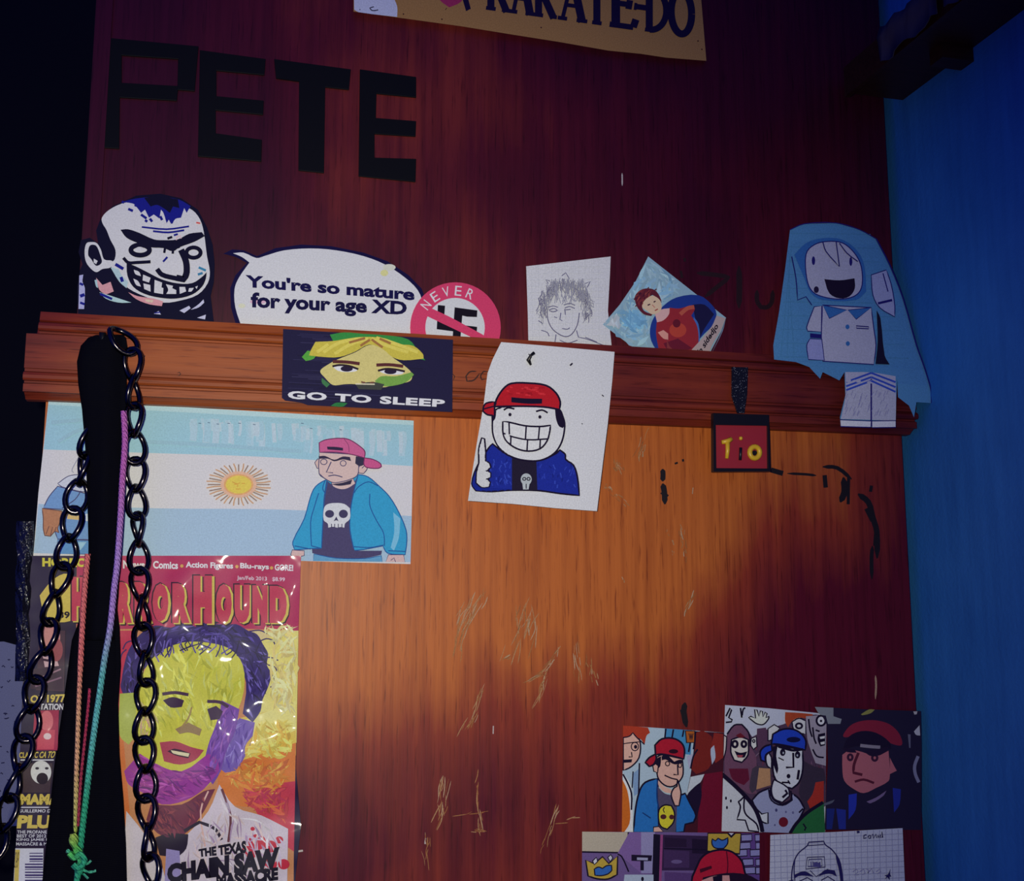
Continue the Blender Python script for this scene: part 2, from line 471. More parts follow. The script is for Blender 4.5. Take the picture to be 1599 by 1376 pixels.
def scuff(tr, path, spread, n, ln, pal=PALE, w=(0.6, 1.6)):
    path = S(path); out = []
    for _ in range(n):
        k = random.random()*(len(path)-1); i = int(k); t = k-i
        a, b = path[i], path[i+1]
        dx, dy = b[0]-a[0], b[1]-a[1]; l = math.hypot(dx, dy) or 1
        cx = a[0]+dx*t+random.gauss(0, spread); cy = a[1]+dy*t+random.gauss(0, spread*0.5)
        ang = math.atan2(dy, dx)+random.gauss(0, 0.16); L = ln*random.uniform(0.4, 1.2)
        ux, uy = math.cos(ang)*L/2, math.sin(ang)*L/2
        j = random.gauss(0, L*0.05)
        out.append((tr_pts([(cx-ux, cy-uy), (cx+j, cy), (cx+ux, cy+uy)]), random.uniform(*w), random.choice(pal)))
    return out
def tr_pts(p): return p
for path, spread, n_, ln in (("745 215 700 310 660 455", 16, 34, 95), ("950 250 930 350 905 455", 24, 30, 90),
                             ("905 455 850 470", 5, 6, 40), ("1075 430 1020 520 970 560", 9, 22, 70),
                             ("1030 520 990 655", 7, 10, 80), ("768 590 730 700 705 750", 13, 16, 80),
                             ("1160 400 1170 540", 12, 12, 70), ("1210 500 1230 560", 14, 8, 40),
                             ("610 975 600 1090 585 1150", 9, 18, 90), ("745 940 752 1080 760 1165", 5, 14, 90),
                             ("670 1110 800 1085", 5, 4, 70), ("725 1170 775 1172", 5, 6, 40),
                             ("1075 1080 1050 1150 1020 1250", 6, 12, 70), ("545 1180 540 1290", 8, 8, 70),
                             ("1090 1140 1160 1110", 5, 4, 50)):
    strokes('scratch_mark', scuff(zL, path, spread, n_, ln), zL, -1e-5, ward)
for path, spread, n_, ln in (("245 340 215 480", 10, 14, 60), ("100 495 125 545", 12, 16, 30), ("40 600 150 705", 10, 18, 26),
                             ("410 770 420 880 430 985", 8, 14, 40), ("345 820 375 935", 7, 8, 24),
                             ("475 1125 430 1220", 7, 12, 50), ("130 1050 135 1070", 4, 4, 14)):
    strokes('scratch_mark', scuff(zN, path, spread, n_, ln), zN, -1e-5, ward)
white = [(0.62, 0.55, 0.50, 1)]
strokes('chip_mark', [("312 285 313 300 311 312", 3.0, white[0]), ("180 270 181 290", 1.2, white[0]), ("468 620 465 650", 1.4, PALE[3])], zN, -1e-5, ward)
strokes('chip_mark', [("685 1080 686 1120 686 1160", 2.2, white[0])], zR, -1e-5, ward)
strokes('chip_mark', [("812 742 811 775", 1.6, white[0]), ("5 1256 34 1252", 3.0, white[0]), ("535 1200 533 1225", 2, white[0])], zL, -1e-5, ward)
strokes('chip_mark', [((S("1367 1055 1368 1070 1367 1092")), 3.0, PALE[3])], z1, -1e-5, ward)
strokes('paint_drip', [("322 530 324 560 322 590", 8, INK), ("322 600 330 640 333 700", 9, INK), ("318 640 345 665", 7, INK),
                       ("380 505 395 500", 3, INK), ("415 490 425 488", 4, INK)], zN, -1e-5, ward)
strokes('paint_drip', [("842 535 900 552", 8, INK), ("920 552 1010 556 1060 562", 4, INK), ("1090 520 1160 525 1230 580", 6, INK),
                       ("1100 560 1105 620", 7, INK), ("1190 570 1195 640 1175 690", 10, INK), ("1215 570 1213 700", 5, INK),
                       ("1260 650 1310 690 1330 760 1350 830 1352 960", 9, INK), ("1325 610 1320 640", 5, INK),
                       ("1300 720 1330 780", 7, INK), ("1330 900 1325 960 1327 1060", 6, INK), ("1345 830 1340 900", 5, INK)],
        zN, -1e-5, ward)
strokes('paint_drip', [("790 80 780 150 800 260", 9, INK), ("770 130 790 210", 8, INK)], zJ, -1e-5, ward)
SM = (0.020, 0.004, 0.006, 1)
strokes('scribbled_letter', [("735 175 738 205", 4, SM)], zD, -1e-5, ward)
strokes('scribbled_letter', [("705 280 715 340", 4, SM)], zD, -1e-5, ward)
strokes('scribbled_letter', [("835 298 960 310 1110 330", 7, SM), ("1110 332 1010 410 905 495", 7, SM)], zD, -1e-5, ward)
strokes('scribbled_letter', [("1185 240 1188 420 1185 590", 9, SM)], zD, -1e-5, ward)
strokes('scribbled_letter', [("1335 440 1335 530 1365 580 1420 580 1455 540 1465 440", 7, SM)], zD, -1e-5, ward)
CARVE = (0.05, 0.010, 0.004, 1)
strokes('scribbled_letter', [("250 600 262 615 255 638", 2, CARVE)], zC, -0.01725, ward)
strokes('scribbled_letter', [("375 590 340 592 320 615 325 640 360 635 390 600", 2.2, CARVE)], zC, -0.01725, ward)
strokes('scribbled_letter', [("440 592 410 590 395 612 400 632 425 628", 2.2, CARVE)], zC, -0.01725, ward)
strokes('scribbled_letter', [("890 1055 905 1020", 1.6, CARVE)], zA, -0.01725, ward)
strokes('scribbled_letter', [("1105 1130 1120 1125 1128 1135 1118 1145 1107 1140", 1.5, CARVE)], zA, -0.01725, ward)

# ------------------------------------------------------------------ shelf at the top right, against the blue wall
shz = PX(1480, 104, XW).z
sh = empty('wall_shelf', (XW-0.05, -0.42, shz))
tag(sh, 'dark wooden shelf high on the blue wall at the top right', 'shelf')
M_SHELF = wood('dark_shelf_wood', (0.02, 0.006, 0.005), (0.03, 0.008, 0.006), (0.04, 0.012, 0.008), 'X')
V, F = [], []; box(V, F, XW-0.055, XW, -0.95, -0.012, shz, shz+0.02); mesh_obj('board', V, F, M_SHELF, sh)
V, F = [], []; box(V, F, XW-0.060, XW-0.055, -0.95, -0.012, shz-0.004, shz+0.024); mesh_obj('front_lip', V, F, M_SHELF, sh)
for yy in (-0.10, -0.55):
    V, F = [], []; box(V, F, XW-0.030, XW, yy-0.008, yy+0.008, shz-0.012, shz); mesh_obj('bracket', V, F, M_SHELF, sh)
M_BAG = mat('faded_mauve_cloth', (0.07, 0.055, 0.07, 1), 0.85, spec=0.15)
def drape(name, y0, y1, seed, ny=14):
    """cloth lying on the board and hanging over its front lip"""
    rnd = random.Random(seed); path = [(-0.008, 0.0225), (-0.030, 0.026), (-0.052, 0.0275), (-0.062, 0.0265), (-0.0645, 0.018), (-0.0650, 0.008), (-0.0655, -0.004)]
    V, F = [], []; n = len(path); ph = rnd.uniform(0, 6); hang = rnd.uniform(0.9, 1.5)
    for j in range(ny+1):
        y = y0+(y1-y0)*j/ny
        for i, (dx, dz) in enumerate(path):
            w = 0.0018*math.sin(j*1.3+ph+i*.5)+0.0014*math.sin(j*2.7+i)+rnd.uniform(-.0006, .0006)
            if i > 4: dz = dz*hang-0.003*math.sin(j*0.9+ph)
            V.append((XW+dx-abs(w) if i > 2 else XW+dx, y+0.001*math.sin(i*1.1+ph), shz+dz+(abs(w) if i < 4 else 0)))
    k = len(V); V += [(x+(0.0008 if (q % n) > 3 else 0.0), y, z-(0.0008 if (q % n) <= 3 else 0.0)) for q, (x, y, z) in enumerate(V)]
    for j in range(ny):
        for i in range(n-1):
            a = j*n+i; F.append((a, a+1, a+n+1, a+n)); F.append((k+a, k+a+n, k+a+n+1, k+a+1))
        for i in (0, n-1): a = j*n+i; F.append((a, a+n, k+a+n, k+a))
    for j in (0, ny):
        for i in range(n-1): a = j*n+i; F.append((a, a+1, k+a+1, k+a))
    base = Vector((XW-0.03, (y0+y1)/2, shz+0.02)); o = mesh_obj(name, [Vector(q)-base for q in V], F, M_BAG, smooth=True); o.location = base
    return o
for k, (y0, y1) in enumerate(((-0.150, -0.075), (-0.235, -0.158), (-0.420, -0.245))):
    tag(drape('draped_cloth', y0, y1, 5+k), ('mauve cloth over the high shelf edge, nearest the wardrobe', 'mauve cloth over the high shelf edge, middle of three',
        'mauve cloth over the high shelf edge, nearest the picture\'s right edge')[k], 'cloth', 'cloths on the high shelf')

# ------------------------------------------------------------------ black letters P E T E
M_BLACK = mat('black_gloss_foam', (0.005, 0.005, 0.007, 1), 0.5, spec=0.1)
def extrude_px(name, outline, y_front, y_back, material, parent=None, hole=None, tag_=None):
    polys = [outline]+([hole] if hole else [])
    tri = tessellate_polygon([[Vector((x, y, 0)) for x, y in p] for p in polys])
    flat = [q for p in polys for q in p]; k = len(flat)
    pts = [P(x, y, y_front) for x, y in flat]
    V = pts+[Vector((p.x, y_back, p.z)) for p in pts]
    F = [tuple(t) for t in tri]+[tuple(i+k for i in reversed(t)) for t in tri]
    b = 0
    for p in polys:
        m_ = len(p)
        for i in range(m_): F.append((b+i, b+(i+1) % m_, b+(i+1) % m_+k, b+i+k))
        b += m_
    if parent is None:
        low = min(V, key=lambda q: q.z); base = Vector((sum(q.x for q in pts)/len(pts), y_back, low.z))
        o = mesh_obj(name, [q-base for q in V], F, material); o.location = base
    else:
        o = mesh_obj(name, V, F, material, parent)
    bm = bmesh.new(); bm.from_mesh(o.data); bmesh.ops.recalc_face_normals(bm, faces=bm.faces); bm.to_mesh(o.data); bm.free()
    return o
for nm, pts, hole, lab in (
    ('letter_p', "160 58 310 72 304 142 278 140 276 157 187 152 186 232 152 230", "190 86 278 92 277 134 190 129",
     'black raised letter P, first letter on the upper panel'),
    ('letter_e', "312 78 415 92 413 117 338 110 338 150 412 157 411 179 337 172 337 208 409 218 408 252 309 244", None,
     'black raised letter E between the P and the T'),
    ('letter_t', "428 92 548 108 545 140 508 136 506 270 466 266 467 127 431 122", None,
     'black raised letter T on the upper panel'),
    ('letter_e', "562 108 650 120 650 152 588 146 587 184 650 189 649 213 585 209 585 246 650 248 649 284 560 275", None,
     'black raised letter E at the end, right of the T')):
    o = extrude_px(nm, S(pts), -0.0018, -0.0001, M_BLACK, hole=S(hole) if hole else None)
    tag(o, lab, 'letter', 'black letters on the upper panel')
    bv = o.modifiers.new('bevel', 'BEVEL'); bv.width = 0.0003; bv.segments = 2; bv.limit_method = 'ANGLE'

# ------------------------------------------------------------------ karate sign, cut by the top of the frame
p = Pic('wooden_sign', 'tan sign with dark serif KARATE-DO lettering at the top', 'sign',
        S("553 -120 552 18 640 30 720 41 800 54 870 65 950 79 1000 84 1040 90 1103 95 1090 -60"), -0.006, (205, 190, 170), (154, 106, 56),
        M_DRAW, thick=0.005, sheet_name='board', clip=False)
DK = (22, 12, 40)
p.tr = zQ; p.part('torn_paper')
p.poly("610 -40 612 60 640 76 880 106 880 40 855 -20", (190, 180, 178))
p.line("645 58 650 62", 1.2, DK); p.line("735 42 708 50 725 66 762 62", 1.2, DK)
p.part('emblem').poly("1060 -110 1150 5 1205 46 1280 10 1350 -110 1205 -250", (150, 40, 70)); p.poly("1240 -170 1310 70 1340 55 1280 -170", DK)
p.line("1180 62 1190 50", 0.8, (60, 30, 30))
# lettering: strokes of serif capitals along a falling baseline
p.part('lettering'); p.tr = z1
def base(x): return 14+(x-757)*(58-14)/(1080-757)
def serif(strokes_, x0, w, hgt=72):
    for st in strokes_:
        wd = st[0]; pts = [(x0+a*w, base(x0+a*w)-b*hgt) for a, b in st[1]]
        p.line(pts, wd, DK)
def curve_pts(cx, cy, rx, ry, a0, a1, n=14):
    return [(cx+math.cos(math.radians(a0+(a1-a0)*i/n))*rx, cy+math.sin(math.radians(a0+(a1-a0)*i/n))*ry) for i in range(n+1)]
LET = {'K': [(9, [(.25, 0), (.25, 1)]), (5, [(.05, .03), (.45, .03)]), (5, [(.05, .97), (.45, .97)]), (6, [(.28, .45), (.85, 1)]), (9, [(.45, .55), (.9, 0)]), (5, [(.7, .03), (1.05, .03)])],
       'A': [(5, [(.12, 0), (.52, 1)]), (10, [(.48, 1), (.86, 0)]), (5, [(.25, .33), (.72, .33)]), (5, [(-.05, .03), (.3, .03)]), (5, [(.65, .03), (1.05, .03)])],
       'R': [(9, [(.22, 0), (.22, 1)]), (5, [(.02, .03), (.42, .03)]), (7, curve_pts(.25, .74, .5, .24, -90, 90)), (9, [(.4, .5), (.88, 0)]), (5, [(.72, .03), (1.02, .03)])],
       'T': [(9, [(.5, 0), (.5, 1)]), (6, [(.0, .96), (1, .96)]), (5, [(.28, .03), (.72, .03)])],
       'E': [(11, [(.25, 0), (.25, 1)]), (7, [(.02, .04), (.9, .04)]), (9, [(.9, .04), (1.0, .22)]), (7, [(.3, .52), (.75, .52)]), (8, [(.72, .42), (.78, .62)]), (7, [(.02, .96), (.92, .96)])],
       '-': [(7, [(.1, .5), (.9, .5)]), (9, [(.05, .5), (.25, .5)])],
       'D': [(9, [(.18, 0), (.18, 1)]), (8, curve_pts(.2, .5, .68, .46, -90, 90)), (5, [(.0, .03), (.4, .03)])],
       'O': [(9, curve_pts(.5, .5, .40, .46, 0, 360, 22))]}
for ch, x0, w in (('K', 757, 38), ('A', 797, 36), ('R', 833, 36), ('A', 873, 42), ('T', 915, 34), ('E', 951, 42), ('-', 989, 22), ('D', 1007, 38), ('O', 1044, 40)):
    serif(LET[ch], x0, w)
p.part('wear')
for x, y in ((845, 43), (1096, 77), (1090, 64), (630, 22), (690, 30)): p.ell(x, y, 1.2, 1.2, (70, 35, 30))
p.done()

# ------------------------------------------------------------------ grinning man cut-out
REF = (205, 205, 215); NAVY = (12, 6, 40); BLU = (22, 26, 130)
p = Pic('paper_cutout', 'black and white paper cut-out of a grinning balding man on the moulding', 'cutout',
        zA(S("488 775 483 590 498 490 515 450 490 375 505 300 560 285 612 320 600 240 622 180 700 90 850 22 1000 10 1130 38 1235 110 1292 220 1328 330 1340 450 1335 560 1315 650 1338 835 900 800")),
        -0.0030, REF, NAVY, clip=False)
p.tr = zA; WH = (205, 204, 212)
p.part('face')
p.poly("636 160 680 112 760 72 850 56 1000 60 1120 80 1200 112 1248 170 1272 250 1292 400 1310 500 1296 570 1235 640 1130 676 1020 690 900 650 800 600 745 540 700 480 690 440 716 420 720 360 690 300 664 235 640 195", WH)
p.part('hair')
p.poly("760 62 850 40 1000 30 1120 48 1190 88 1165 130 1150 100 1130 160 1095 168 1075 200 1055 170 1040 195 1020 130 1005 110 995 165 960 140 930 160 905 110 880 130 850 90 830 72", BLU)
p.poly("900 36 1000 26 1110 46 1120 100 1080 90 1060 130 1020 100 980 80 940 90", NAVY)
for q in ("800 105 830 118", "840 80 870 92", "880 140 915 165", "905 175 920 185", "935 165 950 185", "1050 150 1075 195", "1000 150 1012 175", "760 60 775 66"): p.line(q, 3.2, BLU)
p.part('ear').poly("540 320 575 312 605 320 630 360 650 420 700 430 690 470 640 480 600 500 560 470 535 430 528 370", WH, True)
p.poly("560 335 600 335 625 390 635 440 600 460 570 420 550 390", NAVY, True); p.poly("585 415 610 430 600 450 585 440", WH)
p.part('brow').poly("752 235 800 232 870 255 960 295 1020 300 1110 295 1180 260 1260 250 1278 275 1215 310 1120 345 1080 370 1020 350 940 345 860 318 790 285", NAVY)
for q in ("1030 350 1025 380", "1080 360 1078 385", "1110 330 1118 350", "1045 290 1075 280"): p.line(q, 3, NAVY)
p.line("885 218 1040 232 1180 214", 2.2, BLU); p.line("955 244 1050 252 1150 238", 2.4, BLU); p.line("1085 270 1110 262", 2.5, BLU)
p.line("1100 300 1105 280 1125 272 1130 290", 1.6, (220, 180, 190))
p.part('eye').ring(875, 362, 58, 32, 6, NAVY).ell(872, 358, 26, 16, WH); p.part('eye').ring(1208, 378, 44, 32, 5, NAVY)
p.part('nose').line("1130 360 1160 430 1165 500 1150 545 1100 535", 8, NAVY); p.line("980 480 1010 515 1080 535 1150 548", 6, NAVY); p.line("1045 405 1018 435", 2.5, BLU)
p.part('grin').line("770 410 800 440 850 440 940 435", 4, NAVY)
p.poly("790 440 850 465 920 500 1010 545 1110 570 1200 568 1260 530 1290 500 1285 540 1262 590 1200 640 1100 665 1000 660 900 635 830 590 795 520", NAVY)
for q in ("835 485 868 498 880 525 845 512", "893 515 940 535 930 565 890 552", "832 540 862 556 880 590 850 580", "895 570 938 580 940 622 900 605",
          "965 548 1012 565 1008 595 1020 600 1018 637 962 628", "1035 575 1080 585 1075 600 1100 612 1100 636 1038 636 1050 610",
          "1120 592 1155 592 1162 620 1122 636", "1180 600 1210 598 1195 620 1175 622", "1218 592 1235 585 1228 605"): p.poly(q, WH)
p.part('colour_bleed').poly("800 625 860 650 960 665 1018 682 1010 712 930 700 850 668", (225, 150, 160)); p.poly("905 668 960 676 950 690 915 684", (215, 190, 170))
p.part('colour_bleed').poly("600 535 640 580 690 560 710 620 660 640 620 610", (205, 150, 160)); p.poly("590 550 605 545 612 600 600 590", (160, 190, 200))
p.part('colour_bleed').poly("620 625 700 650 820 690 740 690 660 665", (170, 200, 205)); p.line("625 635 700 668", 3, BLU)
p.part('colour_bleed').poly("690 470 740 480 760 520 800 560 790 600 745 560", (170, 195, 205)); p.line("720 450 770 480", 4, BLU); p.line("755 530 765 560", 4, BLU)
p.part('colour_bleed').line("1225 190 1250 195", 2, (220, 90, 90)); p.line("1240 470 1285 490", 3, (60, 130, 170)); p.line("1235 515 1265 505", 3, (60, 120, 160))
p.part('collar_folds').poly("495 520 520 515 515 560 530 600 525 730 490 730", (170, 170, 215)); p.line("497 570 520 580", 3, BLU); p.line("500 650 528 640", 4, BLU); p.line("500 690 528 700", 3, BLU)
for q in ("960 760 990 742 1005 765", "1120 740 1180 710 1190 725 1150 755", "1190 735 1240 700 1270 670 1275 690 1240 720", "1230 785 1285 765 1280 795"): p.poly(q, (190, 190, 220))
p.line("965 755 1000 750", 1.5, BLU)
p.done()

# ------------------------------------------------------------------ speech bubble
p = Pic('speech_bubble', 'white paper speech bubble reading You\'re so mature for your age XD', 'cutout',
        zB(S("75 185 130 158 200 163 285 200 400 150 560 128 750 138 950 178 1100 232 1230 318 1312 402 1345 490 1330 730 700 690 160 650 122 520 118 400 150 320 222 242 150 205")),
        -0.0024, REF, (16, 10, 60), clip=False)
p.tr = zB; p.part('white_field')
p.poly("135 182 200 178 282 212 330 200 450 165 620 152 780 164 950 200 1090 255 1210 335 1290 415 1318 500 1305 725 700 686 190 645 150 520 145 405 172 335 238 240 190 205", (207, 207, 215))
p.part('stain').ell(1080, 305, 24, 20, (212, 208, 150)).ell(1110, 270, 40, 20, (205, 206, 196)); p.part('stain').ell(290, 485, 50, 14, (225, 170, 195)); p.part('stain').ell(190, 510, 22, 14, (216, 212, 190))
p.part('lettering').text("You're so mature", "212 314 1270 398 1268 478 214 394", (18, 14, 70), 0.042)
p.text("for your age XD", "246 424 1222 482 1218 592 246 548", (18, 14, 62), 0.042)
p.done()

# ------------------------------------------------------------------ round NEVER sticker
circ = lambda cx, cy, r, a0=0, a1=360, n=48: [(cx+math.cos(math.radians(a0+(a1-a0)*i/n))*r, cy+math.sin(math.radians(a0+(a1-a0)*i/n))*r) for i in range(n)]
disc = [q for q in circ(266, 366, 232)]
p = Pic('round_sticker', 'round pink sticker reading NEVER over a crossed-out symbol', 'sticker', zC([q for q in disc if q[1] < 452]), -0.0036, REF, (205, 62, 105), clip=True)
p.tr = zC; p.part('white_field').ell(264, 366, 152, 152, (205, 206, 214))
p.part('symbol')
BK = (18, 12, 28)
for q in ("176 250 213 254 206 345 172 340", "172 340 262 352 260 386 170 374", "262 262 304 268 290 440 250 440",
          "262 262 378 278 376 312 300 304", "295 352 376 362 374 395 290 386", "345 358 377 362 372 440 340 440"): p.poly(q, BK)
p.part('bar').poly("136 266 160 292 412 408 400 440 118 306", (205, 62, 105))
p.poly("120 283 150 270 410 404 396 440", (205, 62, 105))
p.part('lettering')
for ch, a in zip("NEVER", (218, 237, 256, 275, 294)):
    r0, r1, hw = 164, 214, 17; a_ = math.radians(a); ux, uy = math.cos(a_), math.sin(a_); tx, ty = -uy, ux
    c0 = (264+ux*r0, 366+uy*r0); c1 = (264+ux*r1, 366+uy*r1)
    p.text(ch, [(c1[0]-tx*hw, c1[1]-ty*hw), (c1[0]+tx*hw, c1[1]+ty*hw), (c0[0]+tx*hw, c0[1]+ty*hw), (c0[0]-tx*hw, c0[1]-ty*hw)], (225, 215, 225))
p.done()

# ------------------------------------------------------------------ pencil portrait on squared paper
GREY = (152, 152, 172); PEN = (104, 100, 134)
p = Pic('pencil_drawing', 'pencil drawing of a shaggy-haired youth on squared paper', 'drawing',
        zC(S("628 52 1060 2 1056 100 1046 280 1066 470 1070 510 640 480 636 300")), lambda x, y: -0.0015-0.004*max(0, min(1, (470-y)/80.0))**2,
        (208, 208, 218), (208, 208, 218), M_DRAW, curved=12)
p.tr = zC; p.part('grid')
for k in range(12): x = 655+k*34; p.line([(x, 20), (x+6, 500)], 0.5, (190, 192, 208))
for k in range(14): y = 60+k*32; p.line([(630, y), (1060, y-10)], 0.5, (190, 192, 208))
p.part('portrait'); rnd = random.Random(3)
p.line("735 260 738 320 760 370 800 402 835 412 865 395 890 350 900 290", 1.2, PEN, True)
for k in range(220):
    a = rnd.uniform(-205, 25); r = rnd.uniform(0.72, 1.05)
    x = 825+math.cos(math.radians(a))*130*r; y = 245+math.sin(math.radians(a))*135*r
    dx, dy = rnd.gauss(0, 8), rnd.uniform(25, 60)
    p.line([(x, y), (x+dx, y+dy*0.5), (x+dx*0.3+rnd.gauss(0, 8), y+dy)], 0.7, GREY if rnd.random() < .7 else PEN)
for k in range(36):
    x = rnd.uniform(730, 920); p.line([(x, rnd.uniform(110, 150)), (x+rnd.gauss(0, 14), rnd.uniform(170, 200)), (x+rnd.gauss(0, 20), rnd.uniform(210, 260))], 0.7, GREY)
for q in ("700 250 690 215 712 222", "740 140 728 120 750 128", "810 100 830 85 845 110", "930 140 955 130 940 160", "690 330 712 345", "705 380 735 390 745 410"): p.line(q, 1.0, PEN)
for q in ("740 262 765 255 790 262", "745 275 770 268 788 278 765 285 745 278", "820 250 850 242 878 252", "825 265 850 258 876 268", "830 275 855 272", "825 270 828 300",
          "805 290 800 325 812 330", "812 370 838 374 850 366", "770 310 785 316"): p.line(q, 1.0, PEN)
for q in ("780 400 775 440 745 455", "885 380 895 415 940 425 1020 455", "800 430 840 445 890 430", "930 415 990 440"): p.line(q, 1.0, PEN)
p.done()

# ------------------------------------------------------------------ diamond photo card
p = Pic('photo_card', 'tilted photo card of a man in a red robe and blue cloak', 'photo card',
        zD(S("435 162 760 418 1078 668 1040 780 965 920 915 1020 480 1020 345 940 60 725 200 560 330 370")),
        -0.0018, (190, 195, 205), (130, 165, 185), M_PHOTO, clip=False)
p.tr = zD; p.part('background')
p.brush("80 722 200 570 330 385 435 175 560 270 760 425 660 500 560 570 470 670 450 930 345 925", ((140, 178, 196), (128, 166, 190), (150, 184, 200), (120, 164, 192)), 260, 34, 55, 6, 4, 60)
p.brush("180 640 300 580 420 660 440 760 360 800 230 760", ((106, 160, 198), (116, 168, 202)), 60, 26, 60, 6, 5, 60); p.brush("75 725 180 620 230 700 200 780", ((176, 188, 198), (166, 184, 198)), 30, 22, 60, 6, 6, 60)
p.part('cloak').poly("560 570 670 500 850 482 960 560 1000 640 960 740 900 800 830 880 770 965 520 965 460 860 450 760 480 670", (28, 52, 130))
p.poly("800 560 900 560 980 640 900 760 860 840 830 700", (24, 22, 60)); p.poly("810 660 850 720 860 860 830 890 815 780", (60, 100, 170))
p.part('robe').poly("505 705 545 690 600 640 610 585 690 592 760 575 815 572 820 600 790 650 832 720 850 800 845 900 800 1010 540 1010 520 920 500 800", (135, 38, 48))
p.ell(680, 770, 70, 60, (165, 62, 50)); p.ell(670, 715, 32, 34, (90, 24, 40)); p.line("700 640 760 590 815 580", 5, (165, 80, 65)); p.poly("560 880 680 840 800 920 700 955 600 950", (95, 25, 45))
p.part('skin').poly("492 640 545 600 612 590 606 640 560 690 508 706", (200, 160, 160)); p.poly("370 560 420 500 500 490 545 560 530 620 470 640 430 615", (225, 175, 150), True)
p.poly("515 790 560 770 600 800 600 850 560 840", (200, 140, 130)); p.poly("590 840 610 900 640 930 590 920", (120, 50, 55))
p.line("430 565 452 556", 1.6, (60, 30, 50)); p.line("480 540 496 530", 1.6, (60, 30, 50)); p.line("490 610 515 596", 1.4, (150, 60, 60)); p.line("468 560 490 585", 1.0, (170, 110, 100))
p.part('hair').poly("325 490 370 440 430 425 490 440 530 490 548 550 520 510 470 480 420 510 385 560 400 610 470 640 460 655 400 640 350 590 330 545", (85, 30, 45)); p.brush("325 490 370 440 430 425 490 440 530 490 548 550 470 485 420 515 385 565 350 590 330 545", ((110, 42, 50), (66, 22, 40), (130, 60, 56)), 50, 11, 130, 2, 7)
for q in ("330 500 318 520", "345 560 328 575", "430 430 440 415", "490 440 505 430"): p.line(q, 1.4, (85, 30, 45))
p.part('banner').poly("770 965 870 850 960 740 1000 650 1075 672 1030 780 960 900 925 1015 760 1015", (165, 150, 150)); p.poly("940 1000 1040 790 1075 680 1050 780 960 960", (120, 140, 170))
p.part('lettering').text("fo sidedjo", "828 955 985 715 1030 745 868 1000", (22, 14, 30), 0.03, 1.0, 0.2)
p.done()

# ------------------------------------------------------------------ GO TO SLEEP card, stuck on the moulding
p = Pic('printed_card', 'dark printed card with half-hidden face reading GO TO SLEEP', 'card',
        zB(S("448 655 1508 722 1504 1174 600 1130 560 1115 460 1102 440 1085")), -0.0206, (200, 198, 205), (30, 26, 58), clip=False)
p.tr = zB; p.part('print_lines'); rnd = random.Random(8)
for k in range(46):
    y = 680+k*9; x = rnd.uniform(450, 900); L = rnd.uniform(150, 500); p.line([(x, y+(x-450)*.05), (x+L, y+(x+L-450)*.05)], 0.8, rnd.choice(((44, 40, 76), (52, 48, 84), (26, 22, 50))))
p.part('green_haze').poly("740 690 830 676 950 685 1100 695 1230 720 1290 790 1335 850 1250 830 1150 790 1000 720 850 720 760 730", (50, 130, 62)); p.poly("565 830 600 790 660 800 640 840 590 855", (80, 150, 60)); p.poly("690 960 740 1000 720 1020 690 990", (60, 110, 70))
p.poly("745 1135 780 1115 850 1118 820 1140", (40, 110, 60))
p.part('face').poly("985 755 1080 770 1130 830 1200 880 1250 930 1240 980 1150 1000 1060 1020 900 1000 830 1000 760 1005 710 960 680 915 740 870 800 840 900 800", (196, 182, 118), True)
p.poly("1020 980 1060 950 1150 950 1250 925 1265 940 1220 985 1130 1010 1060 1010", (110, 150, 70)); p.poly("900 1000 1000 985 1080 1000 1060 1035 920 1030", (60, 62, 60))
p.part('hair').poly("650 735 760 730 850 715 930 705 1010 705 1090 715 1180 750 1260 760 1320 810 1325 840 1200 850 1130 830 1070 780 985 752 900 795 800 830 700 830 610 820 620 790", (188, 172, 70))
for q in ("700 800 800 740 930 715", "770 810 870 750 980 715", "1000 715 1100 760 1230 800", "1030 710 1130 740 1290 800", "660 800 730 750"): p.line(q, 4, (205, 190, 90))
for q in ("860 740 960 712", "930 760 990 722", "1000 720 1070 770", "1050 715 1120 745"): p.line(q, 3, (150, 104, 60))
p.part('eye').poly("758 890 800 882 860 888 915 905 905 918 850 924 790 916", (215, 215, 222)); p.ell(845, 903, 38, 18, (36, 26, 52)); p.line("756 888 800 880 860 886 918 906", 2.6, (40, 26, 40))
p.part('eye').poly("1042 915 1090 905 1150 910 1205 920 1190 936 1130 940 1075 932", (215, 215, 222)); p.ell(1118, 920, 38, 17, (36, 26, 52)); p.line("1040 916 1090 904 1150 908 1208 920", 2.6, (40, 26, 40))
p.part('features').line("758 858 850 862 926 872", 4, (84, 40, 44)); p.line("1030 880 1110 878 1198 888", 4, (84, 40, 44)); p.line("935 985 960 990", 1.8, (110, 70, 60)); p.line("990 990 1015 988", 1.8, (110, 70, 60)); p.line("900 998 1020 1000", 1.5, (215, 195, 170))
p.part('lettering').text("GO TO SLEEP", "478 1040 1460 1096 1456 1144 476 1090", (222, 222, 228), 0.045, 1.08)
p.done()

